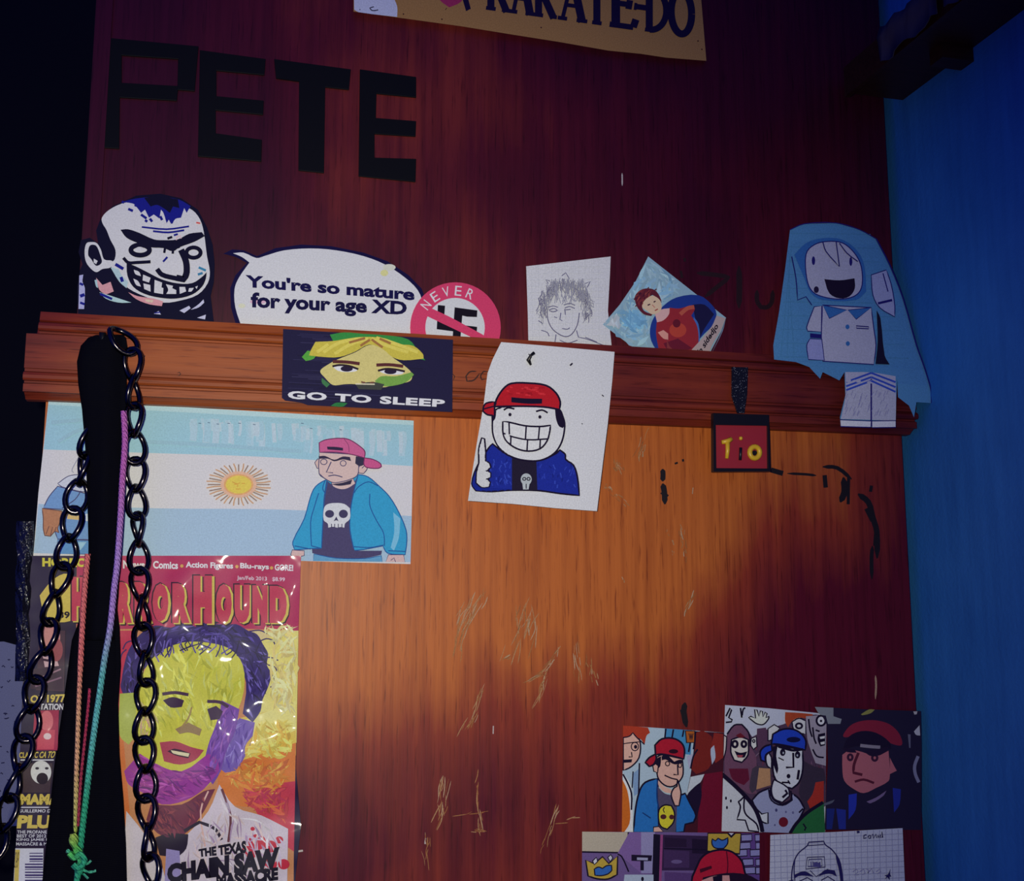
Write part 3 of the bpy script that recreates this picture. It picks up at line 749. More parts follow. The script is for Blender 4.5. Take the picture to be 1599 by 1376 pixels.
# ------------------------------------------------------------------ flag print
REFF = (212, 208, 214); OL = (74, 70, 110)
p = Pic('flag_print', 'light blue and white striped flag print with sun and capped cartoon youth', 'poster',
        S("76 624 360 640 646 657 644 760 641 881 470 876 300 874 52 868 60 770"), -0.0010, REFF, (206, 200, 208))
p.tr = z1; p.part('upper_stripe').poly("76 624 360 640 646 657 645 728 560 723 400 713 250 708 68 702", (152, 190, 210))
p.poly("76 624 360 640 646 657 646 664 360 648 75 632", (176, 204, 218))
p.part('lower_stripe').poly("60 787 250 794 400 795 520 799 643 806 641 882 300 875 52 869", (160, 182, 208))
p.part('worn_streak'); rnd = random.Random(4)
for k in range(70):
    x = rnd.uniform(296, 630); y0 = 648+(x-300)*.056+rnd.uniform(4, 12); y1 = y0+rnd.uniform(12, 42)
    p.line([(x, y0), (x+1, (y0+y1)/2), (x+rnd.uniform(-2, 2), y1)], rnd.uniform(3, 9), rnd.choice(((168, 194, 213), (174, 195, 213), (160, 192, 212), (180, 197, 214))))
for q in ("80 660 140 655 200 652", "90 690 130 670 200 664", "230 690 330 695 470 705"): p.line(q, 5, (150, 184, 204), True)
for x, y in ((310, 661), (324, 660), (338, 662), (355, 661), (372, 661), (395, 663), (470, 661), (484, 669), (530, 671)): p.line([(x, y), (x+4, y+.4)], 0.9, (90, 110, 140))
p.part('sun'); p.tr = zE
for k in range(40):
    a = 2*math.pi*k/40; ex = 1 if k % 2 else 0.95
    c, s_ = math.cos(a), math.sin(a); wv = 4 if k % 2 else 0
    p.line([(290+c*100, 547+s_*72), (290+c*150-s_*wv, 547+s_*102+c*wv), (290+c*203*ex, 547+s_*133*ex)], 1.6, (196, 150, 120) if k % 2 else (150, 126, 118))
p.ell(290, 547, 112, 82, (222, 172, 150)); p.ell(290, 547, 92, 66, (220, 160, 110)); p.ell(290, 547, 80, 56, (224, 192, 88))
for q in ("250 530 280 542 300 536", "310 540 330 540", "285 545 283 562", "272 575 305 575", "262 545 280 545"): p.line(q, 1.0, (206, 150, 70))
p.part('left_figure'); p.tr = zF
p.line("575 470 550 500 500 590 510 612", 1.0, (150, 150, 170), True)
p.out("400 690 470 640 540 628 640 640 640 745 560 745 480 725 430 712", (196, 196, 214), 1.0, OL)
p.out("400 708 480 730 560 750 640 770 640 880 640 1080 400 1075 380 1000 420 930 440 870 300 860 340 780", (112, 146, 196), 1.2, OL)
p.line("430 860 520 800 560 740", 1.2, OL, True); p.poly("470 900 640 915 640 950 465 935", (206, 174, 120)); p.ell(605, 925, 25, 26, (200, 205, 220))
p.out("292 862 430 880 420 950 400 1000 410 1030 380 1020 350 1055 310 1050 300 1000 300 930", (176, 120, 92), 1.2, (110, 74, 70))
for q in ("340 985 320 1040", "365 990 350 1050", "390 990 380 1020"): p.line(q, 1.0, (110, 74, 70))
p.out("400 1075 640 1085 630 1180 390 1180", (96, 140, 190), 1.0, OL); p.poly("540 1095 600 1095 560 1150 530 1150", (150, 186, 210))
p.part('right_figure'); p.tr = zE; JK = (52, 150, 196); JO = (34, 84, 150)
p.out("1040 485 1100 500 1160 550 1230 620 1290 720 1335 830 1340 900 1330 985 1220 975 1190 930 1005 960 800 945 640 955 628 905 700 760 740 620 770 560 830 520 900 500", JK, 1.2, JO, False)
p.poly("838 520 900 560 1010 540 1030 500 1005 600 985 720 990 840 1015 960 1185 960 1180 985 1080 1005 900 1005 750 975 748 950 808 948 815 800 820 640", (74, 66, 104))
p.out("760 980 900 1006 1080 1008 1180 990 1190 1040 755 1030", (96, 150, 190), 1.0, JO)
for q in ("745 930 740 780 765 680 790 600", "1110 605 1110 680 1150 770 1195 850 1200 930", "830 520 815 570 830 600", "1010 600 1040 560 1100 530 1160 555", "1035 490 1010 590 990 700 985 830 1010 950", "845 525 825 640 815 800 808 940"): p.line(q, 1.2, JO, True)
for q in ("640 930 740 950", "745 930 805 945", "1010 935 1110 940 1195 925", "1225 960 1330 965"): p.line(q, 1.2, JO)
p.out("625 955 700 960 700 990 640 1000 615 985", (206, 172, 172), 1.0, OL); p.out("1225 985 1320 985 1330 1040 1205 1040", (206, 172, 172), 1.0, OL); p.line("1240 1020 1260 1005 1270 1030", 1.0, OL)
p.poly("1255 720 1300 760 1290 880 1260 960 1240 940 1262 840", (120, 180, 212))
p.out("868 530 1000 500 1020 540 975 570 930 578 880 560", (208, 178, 176), 1.0, OL); p.poly("868 545 940 535 1000 515 990 545 920 555", (50, 44, 70))
p.out("765 410 785 385 800 400 800 450 780 445", (208, 176, 172), 1.0, OL)
p.out("795 345 1035 360 1040 440 1030 490 985 515 930 530 880 535 830 510 793 480", (208, 178, 176), 1.1, OL)
p.out("1040 440 1060 415 1090 420 1092 450 1070 478 1040 475", (208, 176, 172), 1.0, OL); p.line("1060 445 1075 430", 1.0, OL)
p.poly("1022 370 1075 378 1070 425 1045 432 1018 415", (52, 46, 72))
p.out("793 285 830 268 900 258 935 258 950 258 990 270 1050 310 1078 340 1076 380 1000 360 900 345 795 345", (196, 92, 142), 1.2, (110, 44, 90))
p.out("1076 380 1130 390 1175 415 1182 435 1160 446 1090 440 1072 420", (196, 84, 136), 1.2, (110, 44, 90))
p.poly("842 310 900 312 942 318 942 335 845 328", (46, 36, 66)); p.line("948 262 975 300 980 345", 0.8, (130, 60, 104))
p.poly("790 370 830 368 888 392 940 372 985 375 992 400 940 390 888 402 850 386 792 386", (52, 44, 72))
p.ring(822, 405, 20, 17, 1.0, OL); p.ring(943, 414, 18, 17, 1.0, OL)
p.line("868 405 838 470 880 474", 1.3, OL); p.line("850 494 890 488 938 500", 1.3, OL); p.line("795 480 830 512", 1.0, OL)
p.part('skull_print').poly("822 700 840 672 890 662 950 668 985 695 985 760 955 790 950 816 925 812 905 816 880 810 850 816 846 790 822 770", (206, 204, 212))
p.ell(858, 730, 28, 24, (64, 58, 92)); p.ell(944, 730, 28, 26, (64, 58, 92)); p.poly("900 746 914 776 900 770 884 776", (64, 58, 92))
for x in (870, 890, 912, 935): p.line([(x, 792), (x, 816)], 1.0, (64, 58, 92))
p.done()

# ------------------------------------------------------------------ glossy magazine
REFM = (222, 216, 222); MG = (176, 46, 92)
mo = S("50 868 250 868 360 868 470 868 468 905 464 1060 462 1200 470 1290 458 1400 455 1460 16 1460 22 1376 28 1250 36 1060 44 930")
p = Pic('magazine', 'glossy horror magazine with yellow-faced portrait under the flag print', 'magazine', mo,
        -0.0045, REFM, (40, 26, 58), M_GLOSS, thick=0.0022, sheet_name='cover', clip=False)
p.tr = z1; p.part('cover_art')
p.poly("120 868 470 868 468 905 464 1060 460 1200 458 1460 115 1460", (196, 130, 90))
p.poly("120 868 300 868 470 868 466 985 300 980 120 985", MG); p.poly("118 985 215 985 205 1060 190 1120 120 1140", (190, 50, 84))
p.poly("360 985 466 985 464 1100 420 1110 390 1060", (214, 190, 140)); p.poly("400 1000 466 985 463 1160 400 1180", (220, 204, 120))
p.poly("340 1130 463 1100 462 1180 400 1210 340 1220", (216, 184, 84)); p.poly("340 1200 462 1160 460 1260 380 1260 340 1250", (212, 120, 60)); p.poly("380 1230 461 1220 459 1330 420 1300", (196, 62, 84))
p.poly("120 1140 190 1120 205 1300 120 1310", (206, 110, 60)); p.poly("380 1125 462 1095 462 1140 400 1170", (222, 208, 130))
p.part('portrait'); p.tr = zI
HA = ((84, 66, 150), (54, 38, 104), (36, 24, 66), (110, 92, 176), (46, 32, 90))
p.poly("28 470 40 400 62 330 112 262 180 222 250 232 300 212 360 228 420 204 480 222 545 216 600 246 640 262 668 310 690 350 684 400 704 440 690 500 664 560 655 610 620 660 575 620 590 480 540 380 420 320 300 320 200 370 130 420 95 520 40 545 24 500", (56, 40, 106))
p.brush("28 470 62 330 112 262 180 222 300 215 420 208 545 218 640 265 690 350 704 440 655 610 620 655 580 620 600 500 545 380 420 330 300 325 200 375 120 430 90 520 40 540", HA, 230, 26, lambda x, y: math.degrees(math.atan2(y-1060, x-305))+70, 3.4, 3, 30)
p.poly("20 530 90 525 110 600 90 720 60 760 20 720", (170, 176, 84)); p.poly("560 640 630 660 610 760 550 880 500 890 470 860 480 760 520 690", (116, 88, 168))
p.brush("560 640 630 660 610 760 550 880 500 890 470 860 480 760 520 690", ((140, 112, 190), (92, 62, 150), (150, 128, 200)), 40, 22, 100, 3, 5)
p.poly("130 430 190 350 300 300 420 300 520 330 575 400 580 520 540 640 500 760 470 880 400 960 300 1010 210 1030 130 960 90 860 90 680 100 540", (200, 192, 72))
p.brush("130 430 190 350 300 305 420 305 520 340 570 400 570 520 530 640 480 720 400 720 300 700 200 740 110 700 105 540", ((212, 206, 92), (192, 186, 66), (204, 204, 110), (178, 176, 62)), 260, 26, lambda x, y: 80+(x-310)*.25, 4, 6, 25)
p.poly("480 560 560 600 540 700 500 790 470 890 440 940 400 880 420 760 450 680 470 620", (116, 66, 158)); p.poly("110 800 190 850 300 880 420 800 460 830 470 880 400 960 320 1010 210 1030 130 980 60 940 40 880", (152, 54, 148))
p.brush("480 560 560 600 540 700 500 790 470 890 440 940 400 880 420 760 450 680 470 620", ((134, 84, 176), (98, 50, 140), (150, 90, 170)), 60, 24, 105, 3.4, 7)
p.brush("110 800 190 850 300 880 420 800 460 830 470 880 400 960 320 1010 210 1030 130 980 60 940 40 880", ((176, 80, 168), (128, 40, 132), (160, 64, 140), (110, 40, 120)), 110, 26, 20, 3.4, 8)
p.brush("110 560 180 600 200 700 160 780 110 780", ((190, 170, 120), (206, 160, 140)), 34, 22, 80, 3.4, 9)
for k in range(34):
    rnd2 = random.Random(k); x = rnd2.uniform(140, 600); y = 285+abs(x-380)*.22
    p.line([(x, y-30), (x+rnd2.gauss(0, 16), y+15), (x+rnd2.gauss(0, 26), y+rnd2.uniform(30, 60))], 1.6, rnd2.choice(HA))
for q in ("640 300 680 282 712 288 722 312", "670 370 700 366 735 380", "690 440 716 450 718 480 700 502", "600 250 650 244 690 260", "690 400 720 410 730 430", "50 330 30 350 20 390", "80 290 50 300 34 330"): p.line(q, 1.6, (60, 40, 100))
p.part('background_wash')
p.brush("640 215 830 210 815 640 720 640 690 520 700 420 690 330", ((222, 206, 150), (214, 190, 120), (224, 214, 150)), 120, 30, 100, 5, 11, 60)
p.brush("640 640 815 640 800 820 600 830 560 800 620 720", ((222, 196, 90), (216, 170, 70), (224, 206, 110)), 110, 30, 60, 5, 12, 60)
p.brush("480 900 560 830 800 820 790 960 640 990 530 960", ((214, 132, 60), (206, 104, 56), (218, 160, 74)), 110, 30, 30, 5, 13, 60)
p.brush("540 960 790 950 780 1130 660 1080 560 1020", ((196, 70, 76), (206, 96, 70), (188, 58, 84)), 70, 30, 30, 5, 14, 60)
p.part('features').poly("215 560 260 545 310 560 300 590 250 592", (60, 34, 66)); p.poly("415 600 455 585 485 610 470 645 430 650", (60, 34, 66)); p.line("212 532 270 525 330 535", 4, (70, 40, 70)); p.line("415 565 470 568 510 590", 4, (70, 40, 70))
p.poly("270 690 330 660 390 690 380 720 330 705 290 712", (150, 120, 84)); p.line("345 590 330 640 300 680", 2, (160, 130, 80))
p.poly("200 750 270 745 340 770 400 785 360 830 290 850 220 835", (170, 62, 84)); p.poly("235 790 270 778 340 800 330 822 270 808", (60, 24, 50)); p.poly("250 785 335 800 330 815 262 800", (222, 206, 170))
p.part('shirt').poly("50 1060 130 1160 200 1280 240 1420 60 1430 40 1300", (206, 190, 200)); p.poly("470 940 540 1040 660 1080 780 1140 775 1430 240 1430 250 1250 330 1160 420 1060", (208, 190, 202))
p.poly("160 1030 300 1030 400 970 450 960 400 1060 330 1150 260 1190 190 1160 140 1100", (110, 40, 64)); p.poly("180 1180 240 1160 330 1165 320 1230 280 1270 200 1260", (36, 22, 44)); p.poly("230 1230 290 1240 300 1430 220 1430", (150, 134, 186))
p.line("480 960 520 1080 510 1200", 3, (110, 60, 70)); p.line("420 970 385 1060 405 1220", 2, (220, 170, 160)); p.line("310 1150 380 1110 450 1140 480 1190", 4, (40, 26, 46))
p.part('blood_splash')
for x, y, r in ((640, 1200, 40), (700, 1220, 30), (740, 1190, 18), (600, 1250, 36), (760, 1300, 26), (690, 1300, 40), (620, 1140, 10)): p.ell(x, y, r, r*.9, (196, 44, 66))
p.part('shirt_folds').brush("480 960 540 1050 660 1090 775 1150 770 1400 300 1400 330 1200 420 1080", ((190, 170, 190), (214, 200, 208), (170, 140, 172), (206, 180, 180)), 120, 34, 70, 3.4, 15, 30)
p.brush("160 1030 300 1030 400 970 450 960 400 1060 330 1150 260 1190 190 1160 140 1100", ((124, 50, 70), (90, 30, 60), (140, 60, 70)), 60, 24, 60, 3.4, 16)
p.part('film_title').text("THE TEXAS", "375 1232 590 1192 592 1250 378 1268", (24, 16, 34), 0.06); p.text("CHAIN SAW", "232 1300 742 1220 738 1322 236 1388", (24, 16, 34), 0.075)
p.text("MASSACRE", "455 1345 735 1312 735 1372 458 1410", (24, 16, 34), 0.07)
p.part('signature').line("670 1030 690 1040 680 1020 720 1040", 1, (220, 130, 60)).line("668 1045 735 1038", 1, (220, 130, 60))
p.part('strapline'); p.tr = z1
p.text("HORROR", "66 871 150 872 149 886 66 885", (206, 190, 62), 0.05)
p.text("Movie News", "152 874 226 876 226 889 152 887", (224, 214, 222), 0.035); p.text("Comics", "239 876 278 877 278 889 239 888", (224, 214, 222), 0.035)
p.text("Action Figures", "290 877 364 879 364 891 290 889", (224, 214, 222), 0.035); p.text("Blu-rays", "375 879 420 881 420 892 375 890", (224, 214, 222), 0.035); p.text("GORE!", "429 881 458 882 458 892 429 891", (224, 214, 222), 0.035)
for x, y in ((232, 882), (284, 884), (370, 885), (424, 887)): p.ell(x, y, 2.6, 2.6, (216, 160, 90))
p.text("Jan/Feb 2013   $8.99", "370 899 445 902 445 910 370 907", (222, 190, 206), 0.02)
p.part('masthead'); YE = (206, 178, 84)
p.poly("62 930 80 908 100 896 115 900 118 968 92 972 70 960", YE); p.text("39", "92 955 109 955 109 966 92 966", (34, 20, 40), 0.04)
TL = (("H", 112, 132, 901, 970), ("O", 135, 158, 905, 971), ("R", 160, 182, 908, 972), ("R", 184, 207, 909, 973), ("O", 238, 263, 911, 971), ("R", 269, 296, 911, 973),
      ("H", 302, 331, 899, 974), ("O", 337, 362, 912, 974), ("U", 366, 390, 913, 973), ("N", 394, 418, 914, 973), ("D", 421, 448, 915, 973))
TL = TL[:4]+(("O", 210, 235, 910, 972),)+TL[5:] if False else TL[:3]+(("R", 184, 206, 909, 973), ("R", 210, 235, 909, 972))+TL[4:]
TL = tuple(t for t in TL if not (t[0] == "R" and t[1] == 160))
for ch, x0, x1, y0, y1 in TL:
    p.text(ch, [(x0+4, y0+2), (x1+5, y0+2), (x1+5, y1+4), (x0+4, y1+4)], (30, 18, 40), 0.10)
    p.text(ch, [(x0-2, y0-2), (x1+1, y0-2), (x1+1, y1), (x0-2, y1)], (50, 16, 44), 0.10)
    p.text(ch, [(x0+2, y0+1), (x1+4, y0+1), (x1+4, y1+2), (x0+2, y1+2)], YE, 0.10)
    p.text(ch, [(x0, y0), (x1, y0), (x1, y1), (x0, y1)], (190, 58, 84), 0.10)
p.part('left_column')
p.poly("62 985 102 985 100 1080 56 1078", (70, 42, 60)); p.ell(80, 995, 14, 22, (196, 130, 130)); p.poly("64 1010 84 1015 92 1040 70 1042", (200, 160, 170)); p.line("66 1030 82 1033", 3, (60, 30, 50)); p.ell(88, 1015, 10, 18, (150, 74, 84)); p.poly("50 1045 100 1040 98 1078 48 1076", (58, 32, 54))
p.line("60 1060 95 1045", 2, (150, 110, 130)); p.line("55 1072 96 1058", 2, (130, 90, 116))
p.text("OF 1977", "48 1086 102 1084 102 1097 47 1098", YE, 0.04); p.text("MEDITATION", "40 1099 100 1099 99 1109 40 1108", (214, 206, 214), 0.03)
p.poly("54 1110 92 1109 90 1172 50 1172", (160, 40, 74)); p.ell(73, 1126, 10, 16, (206, 104, 116)); p.poly("60 1140 86 1140 84 1170 58 1170", (196, 70, 92)); p.ell(74, 1150, 6, 5, (222, 190, 196))
p.text("CLASSIC CA TO", "30 1175 88 1173 84 1184 30 1184", YE, 0.03); p.line("32 1187 84 1187", 1.6, (206, 200, 210))
p.poly("36 1192 82 1192 78 1238 36 1238", (70, 52, 58)); p.ell(64, 1206, 16, 18, (212, 206, 206)); p.ell(66, 1216, 9, 9, (40, 26, 36)); p.ell(58, 1200, 3, 2, (50, 40, 50)); p.ell(73, 1200, 3, 2, (50, 40, 50))
p.text("MAMA", "32 1240 94 1240 92 1257 31 1257", YE, 0.06); p.line("30 1261 76 1261", 1.6, (196, 190, 204)); p.text("GUILLERMO DEL", "29 1264 88 1264 87 1269 29 1269", (206, 200, 210), 0.02)
p.text("PLUS", "28 1273 96 1273 94 1294 26 1294", YE, 0.06)
for k, t in enumerate(("THE PROFANE EX", "BEST OF 2012 WI", "KING JAMIE LEE", "MASSACRE & MOR")): p.text(t, [(27-k*.6, 1297+k*6.2), (84, 1297+k*6.2), (84, 1302+k*6.2), (27-k*.6, 1302+k*6.2)], (206, 200, 210), 0.02)
p.part('barcode').poly("24 1325 68 1325 66 1400 20 1400", (210, 204, 214)); p.poly("24 1327 31 1327 28 1400 21 1400", YE)
for k in range(13): p.poly([(46 if k < 4 else 39, 1332+k*4.2), (67, 1332+k*4.2), (67, 1332+k*4.2+(1.4, 2.2, 2.8)[k % 3]), (46 if k < 4 else 39, 1332+k*4.2+(1.4, 2.2, 2.8)[k % 3])], (56, 40, 96))
p.text("02489", "24 1330 30 1330 28 1356 22 1356", (40, 26, 30))
p.done()

# ------------------------------------------------------------------ felt-pen cartoon pinned to the moulding
REFW = (206, 207, 220); INKB = (26, 18, 46)
p = Pic('felt_pen_drawing', 'felt-pen drawing of a grinning boy in a red cap giving thumbs up', 'drawing',
        zC(S("500 440 700 456 900 474 1080 490 1068 640 1045 860 1020 1060 990 1305 780 1290 560 1268 330 1252 345 1150 375 960 410 760 430 600 455 530")),
        lambda x, y: -0.0222-0.010*max(0.0, min(1.0, (800-x)/75.0))**2*max(0.0, min(1.0, (y-560)/200.0)),
        REFW, (206, 207, 219), M_DRAW, curved=12, clip=False, ink=1.5)
p.tr = zC; p.part('jacket'); JB = (30, 44, 150)
p.out("350 1165 375 1080 430 990 455 960 520 1010 600 1045 700 1045 780 1010 800 992 828 1015 830 1040 870 1070 890 1130 900 1225 800 1215 690 1200 550 1198 450 1205 370 1200", JB, 1.8, INKB)
rnd = random.Random(6)
for k in range(60):
    x = rnd.choice((rnd.uniform(430, 550), rnd.uniform(690, 880))); y = rnd.uniform(1030, 1180)
    p.line([(x, y), (x+rnd.uniform(-12, 12), y+rnd.uniform(10, 26))], 1.2, rnd.choice(((44, 62, 176), (24, 34, 128), (52, 72, 184))))
p.part('shirt').poly("555 1035 620 1050 680 1048 685 1200 555 1198", (34, 28, 50)); p.ell(628, 1142, 28, 30, (170, 178, 190)); p.poly("608 1160 646 1160 640 1194 612 1194", (176, 184, 196))
p.ring(618, 1140, 8, 7, 1, INKB); p.ring(640, 1140, 8, 7, 1, INKB); p.line("628 1165 628 1190", 1, INKB)
p.part('hand').out("385 1060 385 990 400 930 415 935 420 1000 420 1050 440 1060 446 1080 430 1098 446 1110 446 1130 430 1140 444 1158 438 1180 400 1182 372 1160 375 1100", (206, 207, 218), 1.8, INKB)
p.line("418 1100 440 1098", 1.4, INKB); p.line("422 1140 440 1140", 1.4, INKB)
p.part('head').out("465 790 455 850 460 920 490 980 550 1025 620 1045 700 1045 770 1010 810 950 825 870 815 820 790 780 700 765 560 765", (207, 208, 219), 1.8, INKB, True)
p.poly("775 780 810 800 828 860 815 880 795 870 780 830", INKB); p.poly("455 800 475 790 470 830 455 850", INKB)
p.part('cap').out("470 770 475 735 510 680 550 652 640 650 730 662 780 700 802 745 798 785 720 772 600 768", (178, 30, 44), 2.0, INKB)
p.out("410 770 425 752 466 745 466 815 430 812 408 795", (172, 28, 44), 1.8, INKB); p.line("412 782 464 768", 1.4, INKB)
p.poly("552 722 620 728 710 730 708 755 640 756 552 748", INKB)
for k in range(22): x = rnd.uniform(500, 760); y = rnd.uniform(668, 715); p.line([(x, y), (x+rnd.uniform(14, 34), y+3)], 1.4, rnd.choice(((204, 48, 60), (160, 24, 40))))
p.part('eye').ell(545, 811, 8, 9, INKB); p.part('eye').ell(698, 823, 8, 9, INKB); p.part('face')
p.line("513 788 535 776 568 782", 1.8, INKB, True); p.line("678 795 710 788 738 802", 1.8, INKB, True)
p.out("508 848 540 850 620 868 700 872 752 866 748 900 735 945 700 985 640 998 580 985 530 950 510 910", (210, 211, 221), 1.8, INKB)
for q in ("508 905 560 925 640 940 740 935", "540 850 542 912", "628 870 624 938", "696 872 690 940", "550 920 548 968", "635 940 632 998", "700 940 698 982"): p.line(q, 1.6, INKB)
p.part('pen_mark').line("640 500 655 520 635 530", 1, INKB).line("1015 710 1025 718", 1, INKB).line("852 560 865 548", 1.6, INKB).line("912 856 916 860", 1, INKB)
p.done()

M_NAIL = mat('dark_metal', (0.05, 0.045, 0.04, 1), 0.35, metal=0.9)
def tube(name, pts, rad, material, parent=None, n=8, cols=None, base=None, closed=False):
    pts = [Vector(q) for q in pts]; V, F, C_ = [], [], []; N = len(pts)
    for i, q in enumerate(pts):
        a = pts[i-1] if (closed or i) else pts[0]; b = pts[(i+1) % N] if (closed or i < N-1) else pts[-1]
        t = (b-a).normalized(); s_ = t.cross(Vector((0, 1, 0)))
        if s_.length < 1e-4: s_ = t.cross(Vector((1, 0, 0)))
        s_.normalize(); u = s_.cross(t); r = rad[i] if isinstance(rad, (list, tuple)) else rad
        for k in range(n):
            an = 2*math.pi*k/n; V.append(q+s_*math.cos(an)*r+u*math.sin(an)*r)
    rng = N if closed else N-1
    for i in range(rng):
        j = (i+1) % N
        for k in range(n):
            F.append((i*n+k, i*n+(k+1) % n, j*n+(k+1) % n, j*n+k))
            if cols: C_.append(cols[i])
    if not closed:
        F.append(tuple(range(n-1, -1, -1))); F.append(tuple((N-1)*n+k for k in range(n)))
        if cols: C_ += [cols[0], cols[-1]]
    if base is not None: V = [q-Vector(base) for q in V]
    o = mesh_obj(name, V, F, material, parent, smooth=True, cols=C_ if cols else None)
    if base is not None: o.location = base
    return o
nl = tube('bent_nail', [P(829, 570, -0.0234), P(825, 562, -0.0245), P(829, 555, -0.0262), P(834, 551, -0.0262)], [0.0009, 0.0018, 0.0011, 0.0014], M_NAIL, base=P(829, 570, -0.0225))
tag(nl, 'small bent dark nail pinning the red-cap drawing', 'nail')

# ------------------------------------------------------------------ blue paper doll folded over the moulding
REFB = (168, 168, 205); PB = (66, 112, 174); PB2 = (42, 86, 162); INKV = (26, 22, 104); PW = (144, 144, 186)
def crease(x): return 330+(890+((x-1180)*3.823-110)*0.06)/3.823
def doll_depth(x, y):
    c = crease(x); t = (y-c)
    if t < 0: return -0.0235+0.020*min(1.0, (-t/190.0))**0.8
    return -0.0235-0.0035*min(1.0, t/25.0)
p = Pic('paper_doll', 'pale blue and white hand-drawn paper doll folded over the moulding', 'paper doll',
        zM(S("110 885 105 800 140 600 175 350 205 110 290 75 480 70 620 110 720 165 800 320 880 520 960 800 1010 940 1050 1080 1050 1145 960 1140 945 1230 915 1160 850 1110 845 1000 838 1150 835 1290 510 1285 503 1230 535 1100 530 960 500 1010 400 960 385 1000 320 930 240 900")),
        doll_depth, REFB, PB, M_DRAW, curved=9, clip=False)
p.tr = zM
p.part('squared_lines')
for k in range(10):
    y = 130+k*82; x0 = 200-(y-110)*.105; x1 = 700+(y-110)*.31
    p.line([(x0+10, y), (x1-20, y+8)], 0.6, (58, 104, 164))
for k in range(3): p.line([(215+k*14-k*26, 200+k*60), (150+k*40, 860)], 0.6, (58, 104, 164))
p.part('hood_edge').poly("230 260 300 190 400 160 520 170 610 240 650 330 660 480 600 530 400 530 330 490 290 400 260 330", PB2)
p.part('face').out("300 260 350 200 430 180 520 190 590 250 630 330 635 440 600 500 520 524 420 515 340 480 305 400", PW, 1.3, INKV, True)
p.part('eye').ell(345, 295, 10, 26, INKV); p.part('eye').ell(568, 300, 9, 26, INKV)
p.part('mouth').poly("410 405 500 412 590 400 592 460 560 508 500 520 440 490", (24, 16, 44)); p.part('cheek').ell(362, 468, 15, 20, (30, 22, 60))
p.part('smock').out("400 560 690 575 705 700 718 800 705 915 400 895 392 740", PW, 1.3, INKV)
p.part('collar').out("400 560 545 590 440 640", PB2, 1.2, INKV); p.part('collar').out("690 575 550 590 600 645", PB2, 1.2, INKV)
p.part('sleeve').out("350 570 395 565 392 720 310 715 305 690", PW, 1.3, INKV); p.poly("325 728 390 735 390 760 325 755", INKV)
p.part('arm').out("325 760 395 765 410 890 315 885 305 800", (120, 124, 190), 1.2, INKV)
p.part('sleeve').out("690 380 780 350 810 440 830 560 830 630 740 575 700 500", (130, 134, 190), 1.2, INKV); p.line("760 370 790 480", 1.4, INKV); p.line("730 550 815 530", 3, INKV)
p.part('pocket').line("600 684 675 690 675 702 602 698", 1.4, INKV, closed=True)
p.part('button').ell(548, 690, 12, 14, PB2); p.part('button').ell(550, 790, 12, 14, PB2)
p.part('gap_shadow_ink').poly("722 590 745 640 770 860 800 915 715 912 728 780", (22, 18, 46))
p.part('trousers').poly("535 960 690 962 835 985 838 1150 836 1250 508 1240 536 1100", PW)
p.part('hem_band')
for q in ("540 1020 690 965", "540 1045 690 990", "540 1068 690 1012", "835 1020 690 965", "835 1050 690 990", "835 1078 690 1012"): p.line(q, 2.4, (40, 62, 170))
p.part('leg_line').line("690 1000 690 1285", 2.0, INKV); rnd = random.Random(5)
p.part('hatching')
for k in range(40):
    x = rnd.uniform(545, 800); y = rnd.uniform(1060, 1200); p.line([(x, y), (x-12, y+30)], 0.6, (104, 104, 170))
p.part('shoe').out("505 1245 688 1252 686 1290 508 1285", (176, 178, 208), 1.2, INKV); p.part('shoe').out("695 1252 836 1250 836 1290 696 1292", (176, 178, 208), 1.2, INKV)
p.part('ink_edge').line("720 165 800 320 880 520 960 800 1010 940 1050 1080 1050 1145", 1.8, INKV); p.line("205 110 290 75 480 70 620 110 720 165", 1.2, INKV); p.line("215 270 240 400 250 530 300 510 335 560", 1.4, INKV)
for q in ("400 180 420 240 500 330 480 180", "500 190 545 250 610 300"): p.line(q, 1.4, INKV)
p.done()

# ------------------------------------------------------------------ Tio tag on a glitter strap
base = P(1160, 735, -0.0215)
tio = empty('name_tag', base); tag(tio, 'small black and red tag with yellow Tio letters on glitter strap', 'tag')
M_BLK = mat('black_clay', (0.008, 0.007, 0.010, 1), 0.35, spec=0.4); M_RED = mat('red_clay', (0.34, 0.016, 0.028, 1), 0.5); M_YEL = mat('yellow_clay', (0.75, 0.45, 0.02, 1), 0.35)
M_GLIT = mat('black_glitter', rough=0.35, spec=0.6)
vg = coords(M_GLIT, (1, 1, 1)); ngl = noise(M_GLIT, vg, 1500, 2, 0.4)
lk(M_GLIT, ramp(M_GLIT, ngl, [(0.70, (0.006, 0.006, 0.01, 1)), (0.73, (0.8, 0.8, 0.9, 1))]), bsdf(M_GLIT).inputs['Base Color'])
extrude_px('strap', zN(S("655 40 732 42 728 170 715 262 682 262 655 180")), -0.0232, -0.0218, M_GLIT, tio)
extrude_px('frame', zN(S("566 262 832 270 840 542 567 544")), -0.0270, -0.0222, M_BLK, tio, hole=zN(S("577 318 828 322 830 528 580 526")))
extrude_px('plate', zN(S("576 310 830 316 832 530 578 530")), -0.0245, -0.0223, M_RED, tio)
def clay(name, pts, r, m_): return tube(name, [P(*zN([q])[0], -0.0258) for q in S(pts)], r, m_, tio, n=8)
t_ = clay('letter', "606 402 632 398 652 386", [0.0016, 0.0022, 0.0020], M_YEL); t_['label'] = 'yellow letter T'
clay('letter_stem', "634 402 634 440 630 480", [0.0020, 0.0018, 0.0014], M_YEL)
clay('letter', "697 428 696 455 694 488", 0.0013, M_BLK)['label'] = 'black stem of the letter i'
